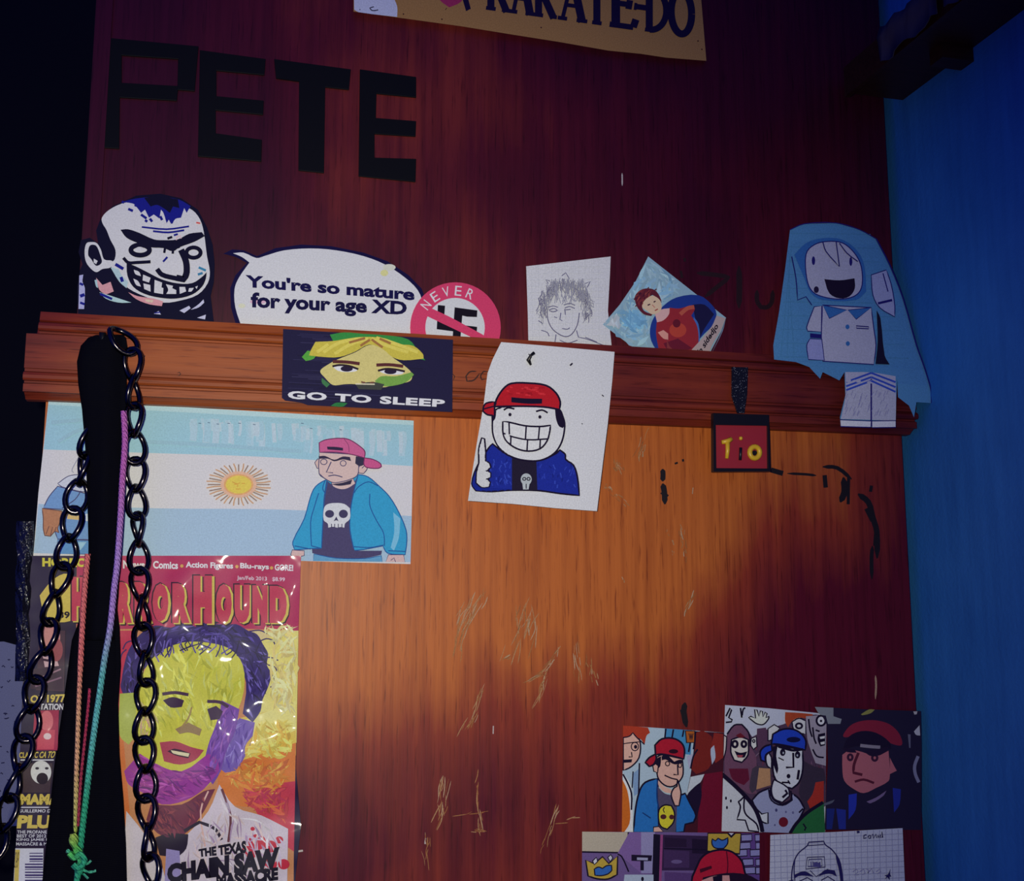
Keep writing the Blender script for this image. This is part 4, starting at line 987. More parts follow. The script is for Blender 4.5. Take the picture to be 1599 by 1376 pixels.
clay('letter_dot', "690 383 698 383 704 384", [0.0012, 0.0018, 0.0012], M_YEL)
ring_ = [(764+math.cos(2*math.pi*k/16)*24, 451+math.sin(2*math.pi*k/16)*28) for k in range(16)]
tube('letter', [P(*zN([q])[0], -0.0258) for q in ring_], 0.0022, M_YEL, tio, closed=True)['label'] = 'yellow letter o'
extrude_px('letter_centre', zN(circ(764, 453, 12, n=12)), -0.0250, -0.0244, M_BLK, tio)

# ------------------------------------------------------------------ comic prints, bottom right
REFC = (188, 188, 216); CI = (20, 12, 40); SKIN = (190, 150, 150)
p = Pic('comic_print', 'comic print of a thinking boy in a red cap and blue hoodie', 'print',
        zJ(S("340 248 700 272 1080 300 1066 1030 330 1020")), -0.0010, REFC, (150, 168, 200), ink=1.3)
p.tr = zJ; p.part('dark_corner').poly("860 288 1080 300 1066 1030 780 1030 800 760 830 600 850 440", (58, 18, 36))
p.part('doorway'); p.poly("640 268 840 280 830 460 650 440", (60, 120, 180))
p.part('door_bars')
for q in ("650 270 640 360", "705 275 690 360", "780 280 770 330", "840 300 815 440", "870 290 850 420"): p.line(q, 2, CI)
p.part('doorway').poly("405 600 455 560 450 740 420 760", (110, 136, 186)); p.line("458 520 452 740", 1.8, CI); p.line("412 580 405 700", 1.5, CI)
p.part('red_haired_figure').out("340 300 440 300 465 380 455 480 400 545 340 575", SKIN, 1.8, CI); p.poly("338 245 520 262 535 300 510 320 495 385 470 350 440 330 410 300 385 325 350 330 338 335", (150, 50, 36)); p.line("338 335 385 325 410 300 440 335 495 385", 1.5, CI)
p.ring(425, 400, 26, 30, 1.2, CI); p.ell(430, 402, 12, 14, CI); p.line("340 380 395 372 455 366", 1.2, CI); p.line("400 440 405 475 380 475", 1.4, CI); p.poly("340 495 405 492 400 515 345 518", CI)
p.poly("340 590 400 700 410 1030 330 1030", (196, 196, 214)); p.poly("335 640 370 720 390 860 385 960 345 1025 330 1025", (176, 90, 34)); p.line("338 600 370 660 400 740 400 860", 2.0, CI)
p.part('brown_figure').poly("870 300 920 285 985 330 985 480 960 560 870 600 830 560 860 440", (104, 30, 30)); p.poly("1000 300 1066 310 1066 480 1010 520 980 420", (120, 36, 36)); p.poly("930 600 1060 580 1066 1025 880 1025 890 820", (96, 14, 42))
p.poly("830 620 930 600 900 660 860 690 820 760 800 760", (170, 176, 200)); p.poly("800 760 860 690 900 660 910 760 870 930 800 860", (24, 14, 44)); p.poly("975 420 1000 390 1010 480 985 530", (150, 160, 196)); p.poly("800 470 850 450 830 540 820 570", (150, 150, 190))
p.line("830 560 850 470 880 420", 2, CI)
p.part('thinking_figure').out("460 720 500 660 590 630 600 1025 415 1025 430 850", (34, 96, 176), 2.2, CI); p.out("740 760 790 740 830 820 868 900 850 950 790 965 780 1020 720 1025 720 830", (34, 96, 176), 2.2, CI)
p.poly("590 690 640 740 700 760 730 820 720 1025 600 1025", (70, 62, 96)); p.out("580 480 620 460 770 490 775 600 750 650 700 690 640 680 590 620", SKIN, 1.8, CI)
p.poly("590 640 640 690 690 710 690 740 640 730 600 690", SKIN); p.out("555 540 575 525 595 540 590 590 562 580", SKIN, 1.5, CI)
p.poly("575 490 615 470 610 540 595 560", CI)
p.out("575 460 570 390 620 345 700 340 760 370 785 420 780 490 700 470 620 455", (150, 22, 46), 2.2, CI); p.out("575 455 530 480 500 515 530 545 560 530 580 490", (150, 22, 46), 2.2, CI); p.ell(705, 435, 34, 16, (40, 10, 30))
p.poly("618 470 660 458 710 510 750 495 775 500 772 520 720 530 690 520 650 495 620 500", CI); p.ring(662, 524, 15, 16, 1.2, CI); p.ring(752, 536, 12, 16, 1.2, CI); p.line("735 530 738 605 705 603", 1.8, CI); p.line("640 608 690 630 735 640", 1.6, CI)
p.out("735 640 750 690 760 740 745 830 715 830 695 780 690 740 710 700 730 690", SKIN, 1.8, CI); p.out("560 985 600 980 630 1020 560 1022", SKIN, 1.5, CI)
p.line("590 640 585 760 600 860", 1.6, (18, 46, 110)); p.line("480 880 540 920", 1.4, (18, 46, 110))
p.part('skull_print').out("600 860 640 825 690 830 712 880 705 950 660 1000 620 985 600 950", (186, 176, 50), 1.8, CI); p.ell(632, 910, 22, 18, (70, 30, 40)); p.ell(692, 912, 18, 18, (70, 30, 40)); p.line("640 840 630 860 640 880", 1.2, CI)
p.part('sign_board').out("792 285 860 288 858 370 800 372", (150, 80, 34), 1.5, CI); p.text("W", "815 305 850 305 848 355 818 355", CI, 0.05)
p.done()

p = Pic('comic_print', 'comic print of a crowd of zombies around a blue-capped man', 'print',
        zK(S("103 98 420 122 760 155 840 165 830 1036 78 1015")), -0.0017, REFC, (168, 172, 205), ink=1.3)
p.tr = zK; p.part('crowd').poly("95 420 130 330 280 300 300 330 420 270 520 240 720 170 840 175 832 830 600 1000 380 1000 300 800 100 620", (70, 50, 80))
p.brush("280 300 420 270 720 200 835 230 830 800 640 960 400 960 300 780 120 600 100 430", ((92, 66, 96), (54, 38, 66), (104, 84, 112), (84, 40, 66)), 120, 12, 80, 2.4, 3, 40)
p.part('raised_hand')
p.out("335 235 305 215 275 190 290 180 325 195 318 130 335 135 350 180 360 140 375 145 378 185 395 150 408 160 400 190 425 180 415 205 380 240", (184, 188, 196), 1.6, CI)
p.line("110 180 140 120 150 135 130 190 155 205 150 220 108 225", 2, CI); p.line("215 120 225 190 235 130 250 118", 2, CI)
p.part('hooded_zombie').poly("100 420 120 300 170 245 220 240 270 290 290 400 330 480 330 740 270 740 100 610", (96, 62, 92)); p.out("150 350 215 330 272 350 270 460 225 515 170 500 145 440", (188, 182, 190), 2, CI); p.poly("180 320 215 300 250 330 215 338", (90, 22, 40))
p.ring(175, 382, 18, 22, 3, CI); p.ring(240, 382, 16, 20, 3, CI); p.poly("170 430 215 445 265 435 245 480 195 480", CI); p.poly("190 462 235 462 225 478 200 478", (150, 60, 80)); p.poly("130 560 270 560 280 640 240 680 160 640", (84, 20, 48)); p.line("118 310 170 245 225 240 275 300 288 400", 2, CI)
p.out("65 340 85 310 115 330 110 420 90 500 72 470", (180, 172, 186), 1.6, CI); p.poly("40 500 90 520 90 560 55 545", (150, 40, 80))
p.part('far_zombie').out("295 340 330 330 335 400 310 420 290 390", (186, 186, 200), 1.5, CI); p.ring(312, 360, 8, 10, 1.5, CI); p.poly("335 270 400 262 415 360 350 430 335 350", (76, 50, 80)); p.out("415 270 460 240 500 265 480 300 440 350 415 360", (184, 184, 200), 1.5, CI)
p.part('tan_shirt_figure').poly("300 560 340 540 440 560 440 680 330 715 300 740 280 700", (60, 50, 70)); p.poly("350 555 430 560 435 680 330 712", (160, 120, 96))
p.part('orange_haired_zombie').poly("540 150 640 155 740 165 730 220 700 200 640 190 590 215 560 260 540 220", (150, 60, 40)); p.out("590 220 640 195 690 215 690 310 640 300 600 270", (182, 182, 200), 1.5, CI); p.ring(640, 250, 22, 18, 2.5, CI)
p.part('staring_zombie').poly("690 180 840 170 835 540 760 520 730 440 700 340", (140, 132, 158)); p.ell(800, 212, 32, 36, (200, 200, 214)); p.ring(800, 212, 32, 36, 2.5, CI); p.ell(800, 214, 9, 9, CI); p.poly("780 310 830 300 830 390 795 400 775 350", CI); p.poly("790 330 828 322 826 340 795 345", (190, 190, 206)); p.poly("795 370 826 362 826 382 800 386", (190, 190, 206))
for q in ("740 260 750 340 765 380", "760 280 790 290", "740 420 770 470 820 480", "710 200 720 280 735 330"): p.line(q, 2, CI)
p.poly("670 500 740 540 820 560 830 660 720 850 690 860 640 740 660 620", (50, 40, 62)); p.poly("760 660 820 650 820 800 720 850 700 800 740 740", (150, 44, 40))
p.part('blue_capped_man').out("470 395 665 420 668 560 640 660 590 705 540 690 470 640 450 540", (186, 188, 212), 2.2, CI); p.out("400 470 420 445 440 480 440 560 410 540", (186, 186, 208), 1.8, CI)
p.out("440 380 450 310 520 275 600 275 660 310 690 360 685 425 600 405 500 385", (28, 56, 176), 2.2, CI); p.out("440 385 390 400 358 440 365 500 395 510 400 460 445 430", (28, 56, 176), 2.2, CI); p.ell(600, 350, 50, 20, (14, 16, 60))
p.poly("450 400 485 395 475 470 490 560 480 600 455 530", CI); p.line("490 400 560 420 600 428 670 420", 3, CI); p.ell(522, 442, 20, 26, CI); p.ell(630, 460, 20, 26, CI); p.ell(526, 446, 6, 8, (150, 156, 180)); p.ell(628, 464, 6, 8, (150, 156, 180))
p.line("598 445 600 550 545 552", 2.5, CI); p.ell(564, 615, 14, 16, CI); p.line("515 660 570 662", 2, CI); p.line("560 645 575 672", 1.8, CI); p.line("640 570 630 640", 3, CI); p.line("490 480 530 500", 1.4, CI)
p.out("450 660 460 640 560 700 570 760 520 805 460 780 440 720", (184, 186, 210), 1.8, CI); p.line("540 715 555 740 520 770", 3, CI)
p.out("300 790 350 735 430 700 450 780 520 820 580 790 590 740 640 780 680 850 640 930 570 1034 380 1028 340 900", (134, 138, 182), 2.2, CI); p.line("420 710 440 790 520 826 590 790 580 720", 2, CI)
p.ell(527, 948, 34, 36, (96, 20, 40)); p.ell(475, 862, 9, 12, (60, 60, 110)); p.ell(545, 875, 7, 9, (90, 90, 140)); p.ell(465, 970, 6, 8, (80, 80, 130)); p.ell(596, 880, 8, 10, (90, 90, 140)); p.line("640 880 670 850", 2, CI)
p.out("330 850 370 890 415 880 415 960 380 950 350 920", (180, 184, 206), 1.8, CI)
p.part('white_figure').poly("88 640 180 700 260 780 330 870 370 1026 80 1015", (176, 178, 200)); p.line("80 600 170 680 250 760 320 850 360 950 375 1020", 5, CI); p.out("245 760 215 790 200 800 215 840 190 930 250 935 275 1010 350 1020 330 960 260 900 240 850", (182, 184, 204), 2, CI)
for x, y in ((110, 775), (145, 795), (117, 843)): p.ell(x, y, 7, 12, CI)
p.part('green_figure').poly("570 1034 620 960 700 880 820 800 830 1036", (34, 92, 56)); p.line("575 1030 620 960 700 880 815 805", 4, CI); p.line("670 960 690 990 680 1010", 2, CI)
p.done()

p = Pic('dark_photo', 'dark photo print of a frowning cartoon boy in a red cap', 'print',
        zK(S("755 112 1100 128 1525 142 1530 400 1528 1005 825 1005 850 500 840 240 800 160")), -0.0026, (150, 145, 190), (22, 16, 44), M_PHOTO, clip=False)
p.tr = zK; p.part('background').poly("755 112 890 118 890 180 950 200 940 235 850 235 835 175 790 165", (90, 90, 120)); p.poly("1090 165 1150 130 1190 132 1160 158 1100 172", (96, 90, 60)); p.poly("1470 145 1500 144 1495 165 1478 168", (130, 120, 150)); p.poly("1475 290 1515 245 1520 320 1490 315", (130, 124, 160)); p.poly("1430 310 1450 312 1450 410 1440 410", (70, 66, 100))
p.line("1505 470 1480 540 1485 600 1510 660", 4, (90, 86, 130)); p.poly("815 815 900 785 880 810 820 830", (60, 60, 90))
p.part('cap').poly("960 320 1010 250 1090 215 1200 210 1300 240 1370 310 1385 390 1290 370 1180 300 1090 290 1000 330", (92, 20, 46), True); p.poly("960 420 1000 330 1090 288 1200 300 1300 370 1310 420 1200 400 1080 395", (18, 10, 36)); p.line("1085 392 1160 400 1230 405", 4, (96, 86, 120))
p.part('face').poly("955 460 1010 425 1100 440 1200 470 1290 430 1300 560 1350 575 1300 600 1290 650 1200 700 1110 738 1040 710 970 650 955 560", (124, 66, 92)); p.poly("1300 480 1330 540 1350 575 1300 590", (124, 66, 92))
p.ring(1012, 478, 16, 20, 3, (40, 16, 44)); p.ring(1190, 482, 18, 20, 3, (40, 16, 44)); p.line("1072 445 1040 530 1035 590 1100 605", 3.5, (60, 18, 40)); p.line("1045 655 1110 640 1185 665", 3, (60, 18, 40)); p.poly("950 410 1040 420 1060 445 990 440", (22, 12, 40)); p.poly("1110 430 1200 420 1290 400 1280 430 1200 470 1150 465", (22, 12, 40))
p.part('jacket').poly("1000 750 1060 740 1050 860 1000 930", (26, 34, 140)); p.poly("1320 700 1380 710 1370 820 1330 880", (24, 30, 120)); p.poly("840 850 900 850 880 1000 840 1000", (20, 26, 96)); p.poly("910 850 980 860 980 1000 930 1000", (24, 30, 116)); p.poly("1130 800 1200 770 1275 720 1250 760 1160 812", (84, 66, 116))
p.done()

p = Pic('comic_print', 'comic print with crowned boxes and red cap before a brick wall', 'print',
        zJ(S("42 1018 700 1022 1330 1030 1330 1420 1330 1500 40 1500")), -0.0034, REFC, (96, 76, 136), ink=1.3)
p.tr = zJ; p.part('cream_panel').poly("42 1018 378 1022 372 1172 300 1165 42 1165", (160, 150, 148)); p.line("378 1022 372 1172 42 1165", 2, CI)
p.part('corridor').poly("385 1022 470 1022 470 1320 330 1200 300 1175", (110, 84, 150)); p.poly("470 1022 570 1022 560 1320 470 1320", (128, 122, 176)); p.poly("560 1035 610 1040 610 1380 550 1380", (20, 14, 40))
p.poly("400 1185 550 1190 545 1232 490 1232 490 1300 465 1300 465 1232 400 1230", (24, 16, 44)); p.poly("440 1205 520 1208 518 1226 440 1224", (140, 140, 184)); p.line("300 1180 330 1200 380 1310", 1.8, CI); p.poly("350 1330 560 1330 560 1420 340 1420", (150, 160, 196)); p.ell(480, 1362, 10, 16, CI)
p.part('locker').poly("605 1040 960 1050 960 1300 605 1300", (44, 28, 66)); p.poly("640 1060 800 1070 800 1130 640 1130", (34, 20, 52)); p.poly("635 1150 820 1160 820 1280 635 1280", (58, 38, 84)); p.ell(728, 1236, 40, 14, (92, 76, 130)); p.poly("840 1070 950 1078 950 1180 840 1175", (28, 16, 46)); p.line("620 1040 608 1400", 3, (130, 60, 120)); p.poly("640 1310 860 1320 850 1420 640 1420", (76, 52, 110)); p.line("635 1140 960 1150", 1.5, CI)
p.part('brick_wall').poly("1190 1028 1330 1030 1330 1420 1190 1420", (84, 58, 130))
for y, xs in ((1062, (1225, 1325)), (1120, (1215, 1330)), (1172, (1190, 1290)), (1240, (1235, 1330)), (1300, (1250, 1330))):
    for x in xs: p.out([(x-28, y-22), (x+48, y-26), (x+50, y+22), (x-26, y+26)], (126, 122, 182), 1.4, CI)
p.part('crown').out("68 1225 130 1250 190 1200 235 1250 300 1195 296 1330 230 1362 150 1360 85 1340", (166, 140, 62), 2, CI); p.out("130 1290 160 1275 190 1285 220 1265 255 1262 258 1300 230 1325 180 1338 135 1335", (44, 90, 176), 1.5, CI); p.out("118 1230 145 1205 155 1235 130 1258", (180, 180, 206), 1.5, CI); p.out("228 1205 250 1185 265 1210 245 1235", (180, 180, 206), 1.5, CI)
p.part('crown').out("955 1028 1195 1028 1185 1180 950 1160", (164, 138, 60), 2, CI); p.out("985 1070 1010 1085 1030 1065 1060 1080 1100 1062 1098 1105 1070 1140 1010 1138 985 1110", (44, 90, 176), 1.5, CI); p.poly("1085 1022 1165 1024 1125 1065", CI); p.poly("1105 1026 1145 1026 1125 1045", (170, 170, 200))
p.part('red_cap').out("862 1420 880 1260 940 1180 1040 1150 1130 1165 1200 1230 1225 1320 1260 1420", (156, 22, 52), 2.4, CI, True); p.line("1090 1160 1100 1250 1095 1320", 1.5, (84, 10, 36)); p.poly("895 1290 980 1265 985 1285 900 1318", (60, 10, 34)); p.poly("920 1350 1090 1318 1240 1330 1330 1376 1330 1420 900 1420", (30, 14, 40))
p.part('face').poly("910 1372 1000 1340 1110 1335 1120 1420 900 1420", (180, 130, 140)); p.poly("990 1345 1060 1330 1060 1420 1000 1420", CI)
p.done()

p = Pic('pen_sketch', 'pen sketch of a capped head on squared paper reading cara', 'drawing',
        zK(S("432 1042 900 1020 1392 992 1410 1420 1410 1520 425 1520")), -0.0042, (190, 190, 216), (172, 174, 204), M_DRAW)
p.tr = zK; p.part('squared_lines')
for k in range(22): x = 460+k*45; p.line([(x, 1000), (x+8, 1520)], 0.7, (128, 130, 178))
for k in range(12): y = 1072+k*40; p.line([(425, y+8), (1405, y-40)], 0.7, (128, 130, 178))
p.part('capped_head'); PE = (34, 30, 90)
p.line("585 1400 590 1300 610 1220 640 1170 700 1120 710 1095 820 1088 830 1112 880 1150 930 1220 950 1300 960 1400", 1.6, PE); p.line("706 1120 820 1112", 1.2, PE); p.line("610 1220 605 1300 610 1376", 1.3, PE)
p.line("700 1205 825 1200 830 1275 690 1290", 1.4, PE, closed=True); p.line("712 1220 805 1216 808 1268 705 1272", 1.2, PE, closed=True); rnd = random.Random(2)
for k in range(30): x = rnd.uniform(722, 795); p.line([(x, 1240+rnd.uniform(-6, 6)), (x+4, 1276)], 0.9, (70, 66, 130))
p.poly("608 1330 680 1305 750 1345 700 1340 640 1340 606 1360", PE); p.poly("780 1345 830 1295 900 1300 915 1345 870 1325 820 1330", PE); p.line("720 1300 765 1345 850 1290", 1.2, PE); p.line("640 1380 700 1352 740 1376", 1.4, PE); p.line("800 1372 850 1345 900 1376", 1.4, PE)
p.poly("905 1180 935 1220 952 1300 965 1420 945 1420 930 1300 910 1220", PE); p.line("560 1380 600 1370", 1.5, PE)
p.part('lettering').line("1130 1040 1112 1045 1110 1068 1130 1062", 1.6, PE); p.line("1140 1060 1150 1045 1162 1046 1160 1066 1145 1066", 1.5, PE); p.line("1175 1035 1180 1068 1200 1035 1205 1064", 1.5, PE); p.line("1215 1045 1218 1062", 1.5, PE); p.line("1232 1040 1228 1060 1245 1060 1242 1020 1248 1062", 1.5, PE); p.line("1060 1022 1080 1018", 3, PE)
p.part('faint_note').line("1030 1310 1060 1290 1070 1310 1040 1335 1075 1330", 1.1, (120, 116, 168)); p.line("1080 1310 1110 1290 1120 1320 1100 1330", 1.1, (120, 116, 168)); p.line("1130 1290 1150 1300 1140 1320 1170 1285 1180 1320", 1.1, (120, 116, 168)); p.line("1200 1310 1225 1290 1235 1310 1210 1325", 1.1, (120, 116, 168))
p.part('star').poly("1260 1335 1285 1328 1305 1285 1302 1325 1312 1345 1298 1345 1300 1372 1282 1350 1262 1366 1275 1345", PE)
p.done()

# ------------------------------------------------------------------ sheet with writing and plastic wrapper, far left
p = Pic('handwritten_sheet', 'pale handwritten sheet half hidden behind the magazine at far left', 'paper',
        S("-70 1005 6 1002 42 1012 40 1290 -70 1290"), 0.6985, (200, 200, 225), (150, 152, 190), M_DRAW, clip=False)
p.tr = zG; p.part('writing'); rnd = random.Random(9)
for k in range(26):
    x = rnd.uniform(-40, 130); y = rnd.uniform(840, 2200); L = rnd.uniform(10, 36)
    p.line([(x, y), (x+L*.4, y+rnd.uniform(-14, 14)), (x+L, y+rnd.uniform(-6, 6))], 1.2, (40, 36, 90))
p.done()
M_PLAS = mat('clear_wrapper', (0.006, 0.006, 0.012, 1), 0.12, spec=0.7)
vv = coords(M_PLAS, (1, 1, 1)); bump(M_PLAS, noise(M_PLAS, vv, 90, 4, 0.7), 0.9, 0.006)
ow = S("24 822 50 812 46 900 40 1000 34 1080 28 1120 24 1000 28 900"); rw = random.Random(12)
V, F = [], []
rows = 16
for j in range(rows+1):
    t = j/rows; yy = 814+t*250
    for i in range(6):
        u = i/5; xx = (26-t*2)+(26-t*4)*u+rw.uniform(-1.5, 1.5)
        q = P(xx, yy, -0.004-0.004*math.sin(u*3.14)+rw.uniform(-0.0012, 0.0012)); V.append(q)
k = len(V); V += [q+Vector((0, 0.0015, 0)) for q in V]
for j in range(rows):
    for i in range(5):
        a = j*6+i; F.append((a, a+1, a+7, a+6)); F.append((k+a, k+a+6, k+a+7, k+a+1))
for j in range(rows):
    for i in (0, 5): a = j*6+i; F.append((a, a+6, k+a+6, k+a))
bs = P(36, 1064, 0.0); o = mesh_obj('plastic_wrapper', [q-bs for q in V], F, M_PLAS); o.location = bs
tag(o, 'shiny crumpled plastic wrapper along the left edge of the magazine', 'wrapper')

# ------------------------------------------------------------------ hook, black strap, coloured cord, chain
hk = P(165, 546, -0.0172)
M_HOOK = mat('black_hook', (0.01, 0.01, 0.012, 1), 0.4, metal=0.6)
hook = tube('wall_hook', [hk, hk+Vector((0, -0.010, -0.003)), hk+Vector((0, -0.018, 0.0)), hk+Vector((0, -0.020, 0.008))], 0.0022, M_HOOK, base=hk)
tag(hook, 'small black hook on the moulding holding strap and chain', 'hook')
M_CLOTH = mat('black_ribbed_cloth', (0.0025, 0.0025, 0.006, 1), 0.9, spec=0.06)
vc = coords(M_CLOTH, (1, 1, 1)); wv = nd(M_CLOTH, 'ShaderNodeTexWave'); wv.inputs['Scale'].default_value = 260; wv.bands_direction = 'Z'
lk(M_CLOTH, vc, wv.inputs['Vector']); bump(M_CLOTH, wv.outputs['Fac'], 0.5, 0.0012)
strap = empty('cloth_strap', P(130, 1470, -0.03)); tag(strap, 'black cloth strap hanging from the hook over the flag print', 'strap')
def ribbon(name, rows, parent, material, bulge=0.006, nseg=8, back=0.003):
    """rows: (y px, left px, right px, depth)"""
    sm = []
    for i in range(len(rows)-1):
        a, b = rows[i], rows[i+1]; m_ = max(1, int((b[0]-a[0])/14))
        for k in range(m_): t = k/m_; t = t*t*(3-2*t)*0.5+t*0.5; sm.append(tuple(a[q]+(b[q]-a[q])*t for q in range(4)))
    sm.append(rows[-1]); V, F = [], []
    for y, l, r, d in sm:
        for k in range(nseg+1):
            u = k/nseg; V.append(P(l+(r-l)*u, y, -d-bulge*math.sin(math.pi*u)**0.7-0.0008*math.sin(u*14+y*.01)))
    n_ = len(V); c = nseg+1
    V += [Vector((q.x, q.y+back+0.4*bulge*0, q.z)) for q in V]
    for j in range(len(sm)-1):
        for k in range(nseg):
            a = j*c+k; F.append((a, a+1, a+c+1, a+c)); F.append((n_+a, n_+a+c, n_+a+c+1, n_+a+1))
        for k in (0, nseg): a = j*c+k; F.append((a, a+c, n_+a+c, n_+a))
    e = (len(sm)-1)*c
    for k in range(nseg): F.append((k, n_+k, n_+k+1, k+1)); F.append((e+k, e+k+1, n_+e+k+1, n_+e+k))
    return mesh_obj(name, V, F, material, parent, smooth=True)
ribbon('loop', [(523, 150, 192, .0300), (527, 138, 196, .0300), (540, 126, 198, .0300), (565, 120, 198, .0300), (600, 122, 197, .0290), (640, 128, 197, .0280), (700, 133, 195, .0260), (770, 136, 191, .0250), (850, 138, 188, .0240), (930, 137, 184, .0230), (1000, 132, 178, .0210)],
       strap, M_CLOTH, 0.009)
ribbon('tail', [(930, 140, 180, .0180), (980, 128, 186, .0160), (1040, 130, 188, .0150), (1100, 128, 184, .0140), (1180, 128, 186, .0140), (1250, 126, 192, .0140), (1320, 124, 196, .0140), (1400, 122, 198, .0140), (1470, 120, 198, .0140)], strap, M_CLOTH, 0.004)
ribbon('tail', [(930, 138, 165, .0150), (1000, 112, 150, .0120), (1060, 104, 145, .0100), (1130, 94, 135, .0090), (1200, 84, 134, .0090), (1280, 76, 130, .0090), (1376, 66, 126, .0090), (1470, 58, 120, .0090)], strap, M_CLOTH, 0.004)

M_CORD = print_material('braided_cord', rough=0.7, grain=0.2)
wv2 = nd(M_CORD, 'ShaderNodeTexWave'); wv2.inputs['Scale'].default_value = 190; wv2.bands_direction = 'DIAGONAL'
lk(M_CORD, coords(M_CORD, (1, 1, 1)), wv2.inputs['Vector']); bump(M_CORD, wv2.outputs['Fac'], 0.7, 0.0015)
cord = empty('braided_cord', P(124, 1470, -0.025)); tag(cord, 'braided cord fading from pink and violet to green over the black strap', 'cord')
def cpath(name, pts, rad, colors, depth):
    pts = smooth(S(pts), False, 6); n_ = len(pts); cs = []
    for i in range(n_):
        t = i/(n_-1)*(len(colors)-1); k = min(int(t), len(colors)-2); f = t-k
        cs.append(tuple(colors[k][q]*(1-f)+colors[k+1][q]*f for q in range(3))+(1,))
    return tube(name, [P(x, y, -depth(y) if callable(depth) else -depth) for x, y in pts], rad, M_CORD, cord, cols=cs)
PINK = (0.55, 0.14, 0.50); VIO = (0.42, 0.24, 0.66); TEAL = (0.12, 0.50, 0.50); GRN = (0.03, 0.42, 0.22); COR = (0.75, 0.17, 0.17); PEA = (0.78, 0.40, 0.22); LIME = (0.45, 0.62, 0.10)
dcl = lambda y: 0.0365 if y < 950 else max(0.0225, 0.0365-(y-950)*0.00010)
cpath('cord_strand', "193 642 195 690 191 750 188 810 183 880 178 920 172 980 163 1030 156 1080 150 1120 142 1180 135 1240 128 1300 124 1340", 0.0021, [PINK, PINK, VIO, VIO, TEAL, TEAL, GRN, GRN], dcl)
cpath('cord_strand', "137 865 133 910 129 970 126 1030 123 1100 121 1160 119 1220 118 1300", [0.0019]*20+[0.0016]*22+[0.0011], [COR, COR, COR, PEA, PEA, LIME], lambda y: 0.0305-max(0, y-950)*0.00004)
cpath('cord_strand', "140 1075 138 1100 132 1160 126 1220 122 1290", 0.0010, [(0.45, 0.03, 0.09), (0.42, 0.03, 0.08), (0.40, 0.04, 0.07)], 0.0245)
cpath('knot', "114 1302 116 1318 122 1332 126 1350 120 1376 120 1420 118 1470", [0.0020+0.0012*math.sin(i*.4)**2 for i in range(37)], [LIME, (0.10, 0.55, 0.10), GRN, GRN, GRN], 0.0265)
cpath('knot_loop', "108 1332 116 1340 126 1334 132 1346 122 1356 114 1350", 0.0019, [(0.10, 0.6, 0.12), GRN, GRN], 0.0295)
for q in ("128 1352 138 1348 142 1344", "128 1358 140 1362 150 1360", "130 1364 138 1372", "112 1336 106 1328 105 1332"): cpath('frayed_end', q, 0.0009, [GRN, (0.12, 0.55, 0.35)], 0.0275)

M_CHAIN = mat('dark_chrome', (0.07, 0.06, 0.062, 1), 0.2, metal=1.0)
chain = empty('link_chain', P(30, 1260, -0.024)); tag(chain, 'dark metal link chain draped from the hook beside the strap', 'chain')
def link_mesh():
    a, b, r, n, m_ = 0.0076, 0.0116, 0.00195, 22, 8; V, F = [], []
    C_ = []
    for i in range(n):
        t = 2*math.pi*i/n; x = math.cos(t); z = math.sin(t)
        x = math.copysign(abs(x)**0.85, x)*a*(1-0.18*z*z); z = z*b
        C_.append(Vector((x, math.sin(2*t)*0.0016, z)))
    for i in range(n):
        tg = (C_[(i+1) % n]-C_[i-1]).normalized(); s_ = tg.cross(Vector((0, 1, 0))).normalized(); u = s_.cross(tg)
        for k in range(m_): an = 2*math.pi*k/m_; V.append(C_[i]+s_*math.cos(an)*r+u*math.sin(an)*r)
    for i in range(n):
        j = (i+1) % n
        for k in range(m_): F.append((i*m_+k, i*m_+(k+1) % m_, j*m_+(k+1) % m_, j*m_+k))
    me = bpy.data.meshes.new('link'); me.from_pydata([tuple(q) for q in V], [], F); me.polygons.foreach_set('use_smooth', [True]*len(F)); me.materials.append(M_CHAIN); me.update()
    return me
LM = link_mesh(); coff = parent_world(chain)
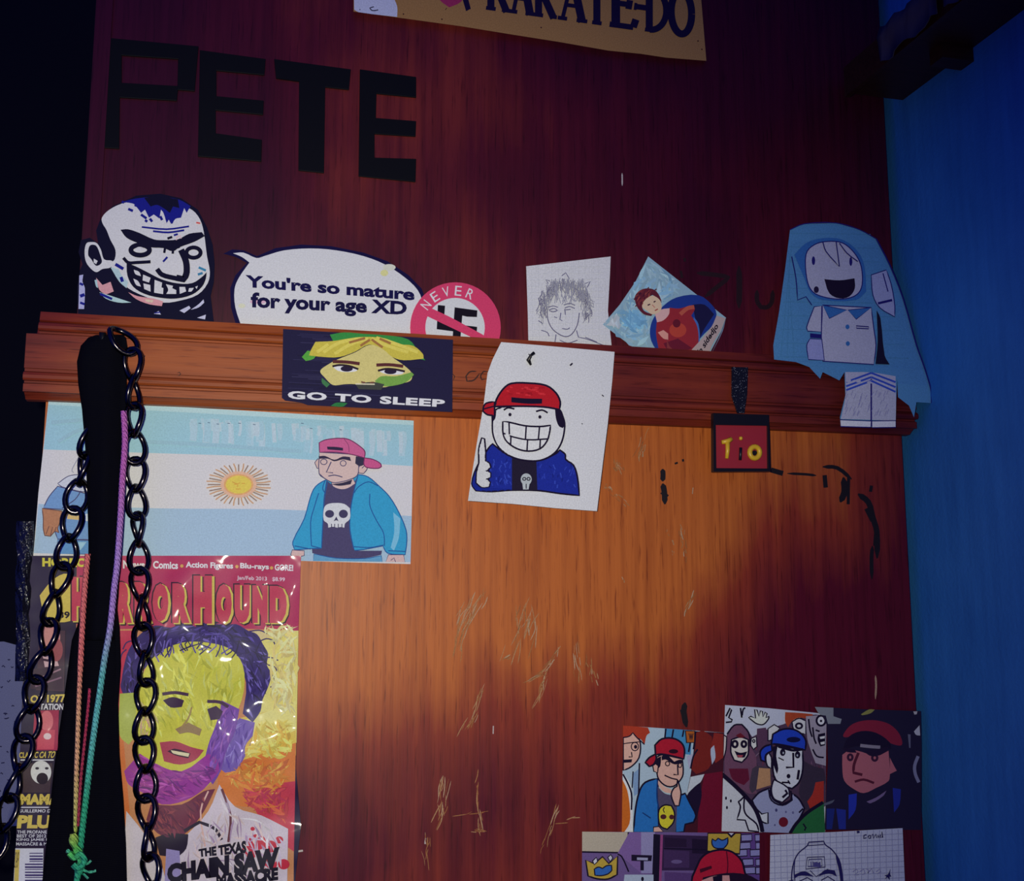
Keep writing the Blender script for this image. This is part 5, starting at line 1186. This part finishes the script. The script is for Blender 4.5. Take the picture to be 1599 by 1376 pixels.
def strand(path, depth, pitch=0.0195, seed=1):
    pts = smooth(S(path), False, 10); W3 = [P(x, y, -depth(y)) for x, y in pts]
    rnd_ = random.Random(seed); acc = 0.0; nxt = 0.0; i = 0; flip = 1
    for a, b in zip(W3, W3[1:]):
        L = (b-a).length
        while acc+L >= nxt:
            q = a+(b-a)*((nxt-acc)/L); dv = (b-a).normalized()
            o = bpy.data.objects.new('link', LM); link(o, chain); o.location = q-coff
            yaw = math.radians(flip*38+rnd_.uniform(-10, 10)); 
            if rnd_.random() < 0.16: yaw += math.radians(flip*30)
            tilt = math.atan2(dv.x, -dv.z)
            o.rotation_euler = (Matrix.Rotation(-tilt, 3, 'Y') @ Matrix.Rotation(yaw, 3, 'Z')).to_euler()
            flip = -flip; nxt += pitch
        acc += L
strand("192 532 205 548 208 587 209 622 210 680 211 718 212 757 214 797 216 838 217 878 219 915 223 953 224 1004 229 1060 226 1105 225 1150 226 1193 228 1235 229 1275 231 1310 235 1350 240 1400 244 1450",
       lambda y: 0.0360 if y < 600 else max(0.0178, 0.0360-(y-600)*0.00008), seed=3)
strand("138 690 131 722 121 770 113 810 106 850 101 880 90 915 81 953 74 996 67 1032 58 1060 50 1095 41 1148 31 1190 20 1234 8 1276 -8 1320 -25 1360",
       lambda y: max(0.0200, 0.0240-(y-690)*0.00001), seed=4)
import OpenImageIO as o, numpy as np
a=o.ImageBuf(__import__('sys').argv[1]).get_pixels(o.UINT8)
k=a.shape[1]/1599
pts={'wood500,950 (170,115,75)':(540,950),'850,900 (140,62,22)':(850,900),'1250,950 (58,4,32)':(1250,950),'700,1250 (95,22,22)':(700,1270),'up700,300 (42,3,30)':(700,300),'up1000,200 (25,2,22)':(1000,200),'up400,290(100,30,20)':(420,320),
'flagwhite(207,203,212)':(250,740),'bubble(207,207,215)':(480,420),'cartoon(205,207,220)':(930,700),'doll white(115,115,165)':(1340,560),'graph(105,105,145)':(1230,1330),'karate(90,58,40)':(900,55),'blue mid (18,53,110)':(1500,800),'blue top(10,28,72)':(1500,250),'blue bot (15,35,100)':(1520,1250),'mould350,565(150,70,25)':(350,565),'mould1000,600(56,5,32)':(1050,620),'black TL(0,0,26)':(40,200),'letter(2,0,25)':(480,200), 'mag red(185,50,95)':(330,885)}
for n,(x,y) in pts.items():
    r=a[int(y*k)-1:int(y*k)+2,int(x*k)-1:int(x*k)+2,:3].reshape(-1,3).mean(0)
    print(n, r.astype(int))
